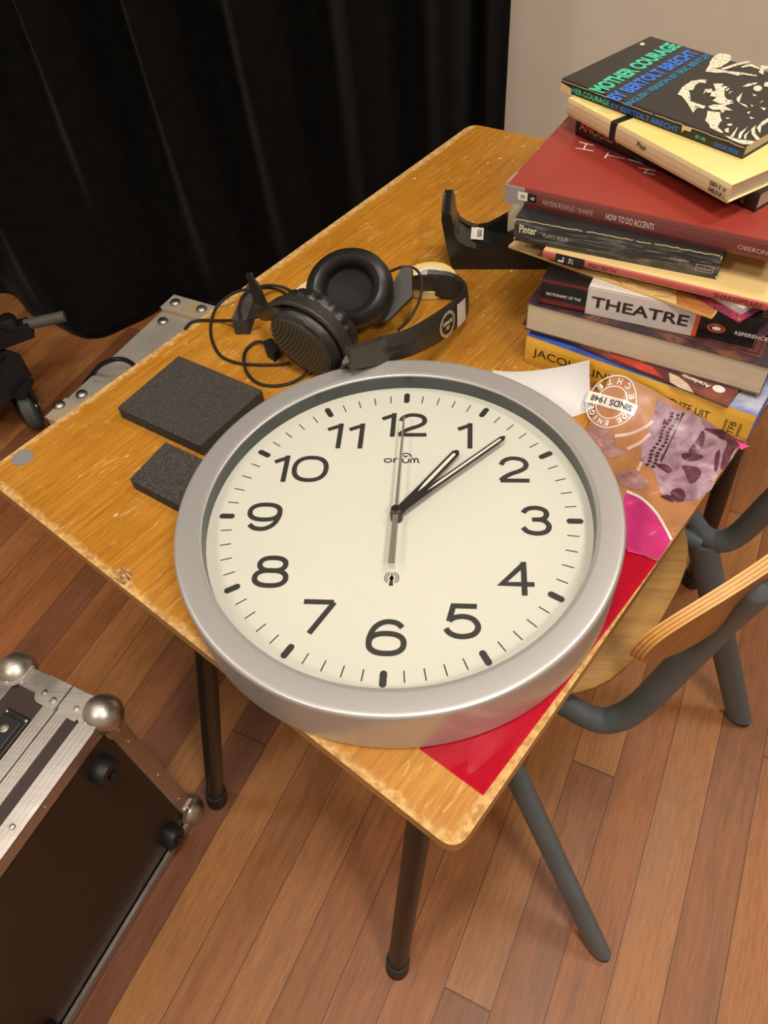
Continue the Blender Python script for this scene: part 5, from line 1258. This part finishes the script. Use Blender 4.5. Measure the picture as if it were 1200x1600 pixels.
    # two flat joint plates either side of the lid seam
    for y0, y1, nm in ((0.067, 0.106, 0), (0.030, 0.0645, 1)):
        mb = MB(); o = Q(-0.001, y0, Hh + 0.0009)
        ear(mb, o, ay_, ax_, oz, y1 - y0, 0.038, 0.012); p = mb.build('joint_plate', M_chrome, t, 0.0004)
        rv = MB(); riv(rv, Q(0.022, y0 + 0.028 if nm == 0 else y0 + 0.010, Hh + 0.0026), oz)
        if nm == 0: riv(rv, Q(0.026, y0 + 0.009, Hh + 0.0026), oz, 0.005)
        rv.build('rivets', M_chrome, p)
    # recessed butterfly latch
    lt = MB(); x0 = 0.058; bx(lt, x0, x0 + 0.11, 0.0875, 0.128, Hh - 0.006, Hh + 0.0008); l = lt.build('latch', plain('black_latch', srgb(22, 21, 21), 0.4), t, 0.0015)
    lp = MB(); bx(lp, x0 + 0.008, x0 + 0.102, 0.0935, 0.122, Hh + 0.0008, Hh + 0.003); lp.build('latch_plate', plain('black_latch_plate', srgb(30, 29, 29), 0.35), l, 0.002)
    rv = MB(); riv(rv, Q(x0 + 0.024, 0.109, Hh + 0.003), oz, 0.0062)
    for xx, yy in ((0.004, 0.091), (0.004, 0.1245), (0.106, 0.091)): riv(rv, Q(x0 + xx, yy, Hh + 0.0009), oz, 0.0022)
    rv.build('latch_rivets', M_chrome, l)
    # rivets along the strips
    rv = MB()
    for x in (0.17, 0.36, 0.52): riv(rv, Q(x, 0.013, Hh + 0.0014), oz, 0.0036); riv(rv, Q(x - 0.035, -0.0004, Hh - 0.012), oy, 0.0026)
    for z_ in (0.33, 0.2, 0.09): riv(rv, Q(0.013, -0.0004, z_), oy, 0.0028)
    for x in (0.14, 0.33, 0.5): riv(rv, Q(x, -0.0004, 0.009), oy, 0.0026)
    rv.build('strip_rivets', M_chrome, t)
    # rubber feet
    for x, z_ in ((0.062, 0.350), (0.062, 0.052), (0.36, 0.052), (0.36, 0.350)):
        F = frame(Q(x, 0.0025, z_), ox, oy)
        f = MB().lathe([(0.019, 0.0), (0.0195, 0.002), (0.0185, 0.020), (0.017, 0.0225), (0.0075, 0.0225), (0.006, 0.012), (0.0001, 0.012)], F, 32).build('rubber_foot', M_rubber, t)
        MB().lathe([(0.0045, 0.0), (0.0045, 0.0135), (0.0001, 0.0142)], F, 14).build('screw', M_chrome, f)
flight_case()

# ------------------------------------------------------------------ chair
def chair():
    lx = Vector((0.537, 0.843, 0)).normalized(); bx = Vector((0.843, -0.537, 0)).normalized()
    def Q(l, b, z): return lx * l + bx * b + Vector((0, 0, z))
    def LB(p): return p.dot(lx), p.dot(bx), p.z
    t = root('school_chair', Q(0.26, 0.1, 0), 'grey tube-framed chair with plywood seat and back pushed under the table', 'chair', None, 0)
    LC = 0.262
    M_seat = mat_wood('pale_plywood', srgb(176, 130, 66), srgb(206, 162, 92), 0.2, 0.6)
    M_back = mat_wood('brown_plywood', srgb(140, 92, 42), srgb(172, 118, 58), math.atan2(lx.y, lx.x))
    M_lay = plain('pale_ply_layer', srgb(216, 164, 92), 0.5, 0, 0.1, 90); M_lay2 = plain('brown_ply_layer', srgb(178, 122, 60), 0.5, 0, 0.12, 90)
    # seat
    n = 40; top = []; zc = 0.428; 
    out = []
    for i in range(n):
        a = 2 * math.pi * i / n; ca, sa = math.cos(a), math.sin(a); p_ = 3.0
        out.append((LC + 0.195 * math.copysign(abs(ca) ** (2 / p_), ca), 0.015 + 0.195 * math.copysign(abs(sa) ** (2 / p_), sa)))
    vs = []; fs = []
    rings = 8
    for r_ in range(rings + 1):
        for l_, b_ in out:
            k = r_ / rings; l2 = LC + (l_ - LC) * k; b2 = 0.015 + (b_ - 0.015) * k
            vs.append(Q(l2, b2, zc + 0.004 + 0.012 * k * k * (1 if b2 < 0 else 0.4) * 0.5))
    fs = [(r_ * n + i, r_ * n + (i + 1) % n, (r_ + 1) * n + (i + 1) % n, (r_ + 1) * n + i) for r_ in range(1, rings) for i in range(n)] + [tuple(n + i for i in range(n))]
    o = MB().add(vs, fs, 0, True).build('seat', M_seat, t)
    md = o.modifiers.new('thick', 'SOLIDIFY'); md.thickness = 0.011; md.offset = -1
    # backrest: rounded board curved round the sitter
    zb = 0.732; hw = 0.238; hh = 0.082; bc = 0.311
    def bfn(l, z_): return bc - 1.30 * (l - LC) ** 2 + 0.16 * (z_ - zb)
    ou = []
    for i in range(56):
        a = 2 * math.pi * i / 56; ca, sa = math.cos(a), math.sin(a); p_ = 2.5
        ou.append((LC + hw * math.copysign(abs(ca) ** (2 / p_), ca), zb + hh * math.copysign(abs(sa) ** (2 / p_), sa)))
    th = 0.0125; rings = 10; N = 56
    def layer(d): return [Q(LC + (l - LC) * r_ / rings, bfn(LC + (l - LC) * r_ / rings, zb + (z_ - zb) * r_ / rings) + d, zb + (z_ - zb) * r_ / rings) for r_ in range(1, rings + 1) for l, z_ in ou]
    fr, bk = layer(-th), layer(0)
    g = [(r_ * N + i, r_ * N + (i + 1) % N, (r_ + 1) * N + (i + 1) % N, (r_ + 1) * N + i) for r_ in range(rings - 1) for i in range(N)] + [tuple(range(N))]
    mb = MB().add(fr, g, 0, True).add(bk, g, 0, True)
    rim = MB(); k0 = (rings - 1) * N
    for q in range(7):
        e0 = [f_.lerp(b_, q / 7) for f_, b_ in zip(fr[k0:], bk[k0:])]; e1 = [f_.lerp(b_, (q + 1) / 7) for f_, b_ in zip(fr[k0:], bk[k0:])]
        mb.add(e0 + e1, [(i, (i + 1) % N, (i + 1) % N + N, i + N) for i in range(N)], 1 + q % 2)
    mb.build('backrest', [M_back, M_lay, M_lay2], t, 0, None, True, 2, True)
    # side tubes: from under the seat, round the bend and up behind the backrest
    tip = P(1192, 914, 0.772); lt, bt, _ = LB(tip)
    t1 = [P(840, 1075, 0.398), P(893, 1106, 0.398), P(928, 1123, 0.399), P(960, 1124, 0.408), P(1000, 1102, 0.446), P(1060, 1042, 0.535), P(1130, 968, 0.655), P(1168, 932, 0.735), P(1183, 920, 0.76), tip]
    MB().tube(t1, [0.0155, 0.0155, 0.0158, 0.0165, 0.0165, 0.0165, 0.0165, 0.016, 0.0125, 0.001], 18, 0, 8, False, True, None).build('back_tube', M_grey, t)
    l1, b1_, _ = LB(P(960, 1124, 0.408))
    t2 = [P(1055, 770, 0.398), P(1085, 818, 0.398), P(1102, 838, 0.399), P(1128, 846, 0.406), P(1160, 830, 0.438), P(1215, 776, 0.53)]
    lz = LB(t2[-1]); t2 += [Q(lz[0] - 0.006, lz[1] + 0.03, 0.66), Q(lz[0] - 0.010, lz[1] + 0.046, 0.775)]
    MB().tube(t2, [0.0155, 0.0155, 0.0158, 0.0165, 0.0165, 0.0165, 0.016, 0.012], 18, 0, 8).build('back_tube', M_grey, t)
    # legs: flattened oval tubes
    A0 = P(936, 1484, 0.008); A1 = P(808, 1215, 0.30); A2 = A1 + (A1 - A0) * (0.395 - A1.z) / (A1.z - A0.z)
    B0 = P(1155, 1122, 0.008); B2 = P(1097, 850, 0.395)
    fl = (A0 - A2).cross(Vector((0, 0, 1))).normalized()
    legs = [(A0, A2, lx * 0.9 + bx * 0.2), (B0, B2, lx)]
    la = LB(A2); lb = LB(B2)
    legs += [(Q(la[0] + 0.0, la[1] - 0.20, 0.008), Q(la[0], la[1] - 0.03, 0.395), lx), (Q(lb[0] - 0.04, lb[1] - 0.43, 0.008), Q(lb[0], lb[1] - 0.08, 0.395), lx)]
    for k, (f, tp, fd) in enumerate(legs):
        lg = MB().tube([f, tp], [0.0215, 0.0225], 20, 0, 1, False, True, (0.6, fd)).build('leg', M_grey, t)
        u = (tp - f).normalized()
        MB().tube([f - Vector((0, 0, 0.0075)), f + u * 0.004], [0.019, 0.0197], 20, 0, 1, False, True, (0.62, fd)).build('foot_cap', M_rubber, lg)
    cr = MB(); cr.tube([A2, LB and Q(la[0], la[1] - 0.03, 0.395)], 0.012, 12); cr.tube([B2, Q(lb[0], lb[1] - 0.08, 0.395)], 0.012, 12); cr.tube([Q(la[0], la[1] - 0.02, 0.397), Q(lb[0], lb[1] - 0.06, 0.397)], 0.012, 12)
    cr.tube([t1[0], Q(la[0] + 0.02, la[1] - 0.01, 0.397)], 0.012, 12)
    cr.build('under_seat_frame', M_grey, t)
chair()

# ------------------------------------------------------------------ grey studded board on the floor, black wheeled base, cables
def board():
    zt = 0.055; a = P(115, 614, zt); b = P(252, 487, zt); d = (b - a); d.z = 0; d.normalize(); r_ = Vector((d.y, -d.x, 0))
    t = root('studded_board', ((a.x + b.x) / 2, (a.y + b.y) / 2, 0), 'grey painted board with end battens and domed studs on the floor behind the table', 'board')
    M_gp = plain('grey_worn_paint', srgb(172, 166, 158), 0.55, 0, 0.12, 14)
    M_ge = mat_mottle('chipped_grey_paint', [(0.35, srgb(176, 170, 160)), (0.52, srgb(190, 180, 164)), (0.62, srgb(206, 168, 110))], 26, 0.6)
    Wd = 0.30; Z = Vector((0, 0, 1))
    a2 = a - d * 0.0; b2 = b
    def slab_(p, q, w, z0, z1): return MB().prism([Vector((x.x, x.y, z0)) for x in (p, q, q + r_ * w, p + r_ * w)], z1 - z0)
    slab_(a2 - d * 0.03, b2 + d * 0.02, Wd, 0.022, zt).build('panel', M_gp, t, 0.004)
    e = slab_(b2 + d * 0.0, b2 + d * 0.065, Wd, 0.0, zt + 0.014).build('end_batten', M_ge, t, 0.008)
    c = P(86, 640, zt); q = c - d * 0.01
    e2 = slab_(a2 - d * 0.105 + r_ * 0.004, a2 - d * 0.03 + r_ * 0.004, Wd, 0.0, zt + 0.010).build('end_batten', M_ge, t, 0.01)
    def stud(p, par):
        F = frame(p, d, Z); MB().lathe([(0.016, 0.0), (0.0155, 0.003), (0.012, 0.008), (0.006, 0.0105), (0.0001, 0.011)], F, 24).build('stud', M_chrome, par)
    stud(P(274, 474, zt + 0.014), e); stud(P(315, 484, zt + 0.014), e); stud(P(255, 503, zt), t); stud(P(128, 617, zt), t); stud(P(93, 634, zt + 0.010), e2)
    sp_ = MB().tube([P(132, 600, 0.006), P(143, 586, 0.05), P(158, 570, zt + 0.06), P(182, 561, zt + 0.085), P(203, 566, zt + 0.06), P(220, 584, zt + 0.02), P(238, 612, zt + 0.006)], 0.006, 10, 0, 8)
    o = sp_.build('cable', M_blackm); setp(o, 'thick black cable looping over the grey studded board on the floor', 'cable')
board()
def dolly():
    zb = 0.125
    cr = P(50, 588, zb)
    t = root('wheeled_base', (cr.x - 0.1, cr.y, 0), 'black equipment base on a green-grey castor wheel at the left edge of the picture', 'equipment base')
    M_db = plain('black_steel_box', srgb(26, 24, 27), 0.5, 0, 0.15)
    p = [P(51, 585, zb), P(-10, 655, zb), P(-150, 640, zb), P(-70, 545, zb)]
    tpz = 0.19
    MB().prism(p, tpz - zb).build('box', M_db, t, 0.006)
    q = [x.lerp(sum(p, Vector()) / 4, 0.22) for x in p]
    MB().prism([Vector((x.x, x.y, tpz - 0.001)) for x in q], 0.006).build('top_panel', plain('black_top_panel', srgb(14, 13, 15), 0.5), t, 0.002)
    # arm with grey sleeve
    a0 = P(-60, 535, 0.235); a1 = P(46, 506, 0.235); a2 = P(101, 494, 0.235); u = (a1 - a0).normalized(); sd = Vector((-u.y, u.x, 0))
    MB().prism([a0 - sd * 0.016 - Vector((0, 0, 0.045)), a1 - sd * 0.016 - Vector((0, 0, 0.03)), a1 - sd * 0.016 + Vector((0, 0, 0.01)), a0 - sd * 0.016 + Vector((0, 0, 0.01))], 0.032, sd).build('arm', M_db, t, 0.002)
    MB().tube([a1 - u * 0.01, a2], 0.0135, 18).build('sleeve', plain('grey_rubber_sleeve', srgb(84, 82, 78), 0.6, 0, 0.06), t)
    k = P(12, 503, 0.255); MB().lathe([(0.022, -0.012), (0.022, 0.006), (0.018, 0.014), (0.0001, 0.016)], Matrix.Translation(k), 20).build('knob', M_blackp, t)
    MB().box(P(-25, 520, 0.21), (0.05, 0.05, 0.05)).build('arm_post', M_db, t, 0.003)
    # castor
    wc = P(46, 638, 0.055); wdir = (P(62, 640, 0.055) - P(20, 655, 0.055)); wdir.z = 0; wdir.normalize()
    F = frame(wc, wdir.cross(Vector((0, 0, 1))), wdir)
    w_ = MB().lathe([(0.012, -0.017), (0.046, -0.017), (0.053, -0.012), (0.055, 0), (0.053, 0.012), (0.046, 0.017), (0.012, 0.017)], F, 48).build('wheel', plain('green_grey_rubber', srgb(66, 76, 68), 0.6, 0, 0.08), t)
    MB().lathe([(0.0001, -0.026), (0.010, -0.026), (0.010, 0.026), (0.0001, 0.026)], F, 20).build('axle', M_chrome, w_)
    fk = MB()
    for s in (-1, 1):
        fk.prism([F @ Vector((x, y, s * 0.0225)) for x, y in ((-0.018, 0.0), (0.018, 0.0), (0.03, 0.06), (-0.03, 0.06))] if (F.to_3x3() @ Vector((0, 1, 0))).z > 0 else [F @ Vector((x, -y, s * 0.0225)) for x, y in ((-0.018, 0.0), (0.018, 0.0), (0.03, 0.06), (-0.03, 0.06))], 0.003, wdir * s)
    fk.box((wc.x, wc.y, 0.122), (0.06, 0.06, 0.012)); fk.build('fork', M_blackm, t)
dolly()
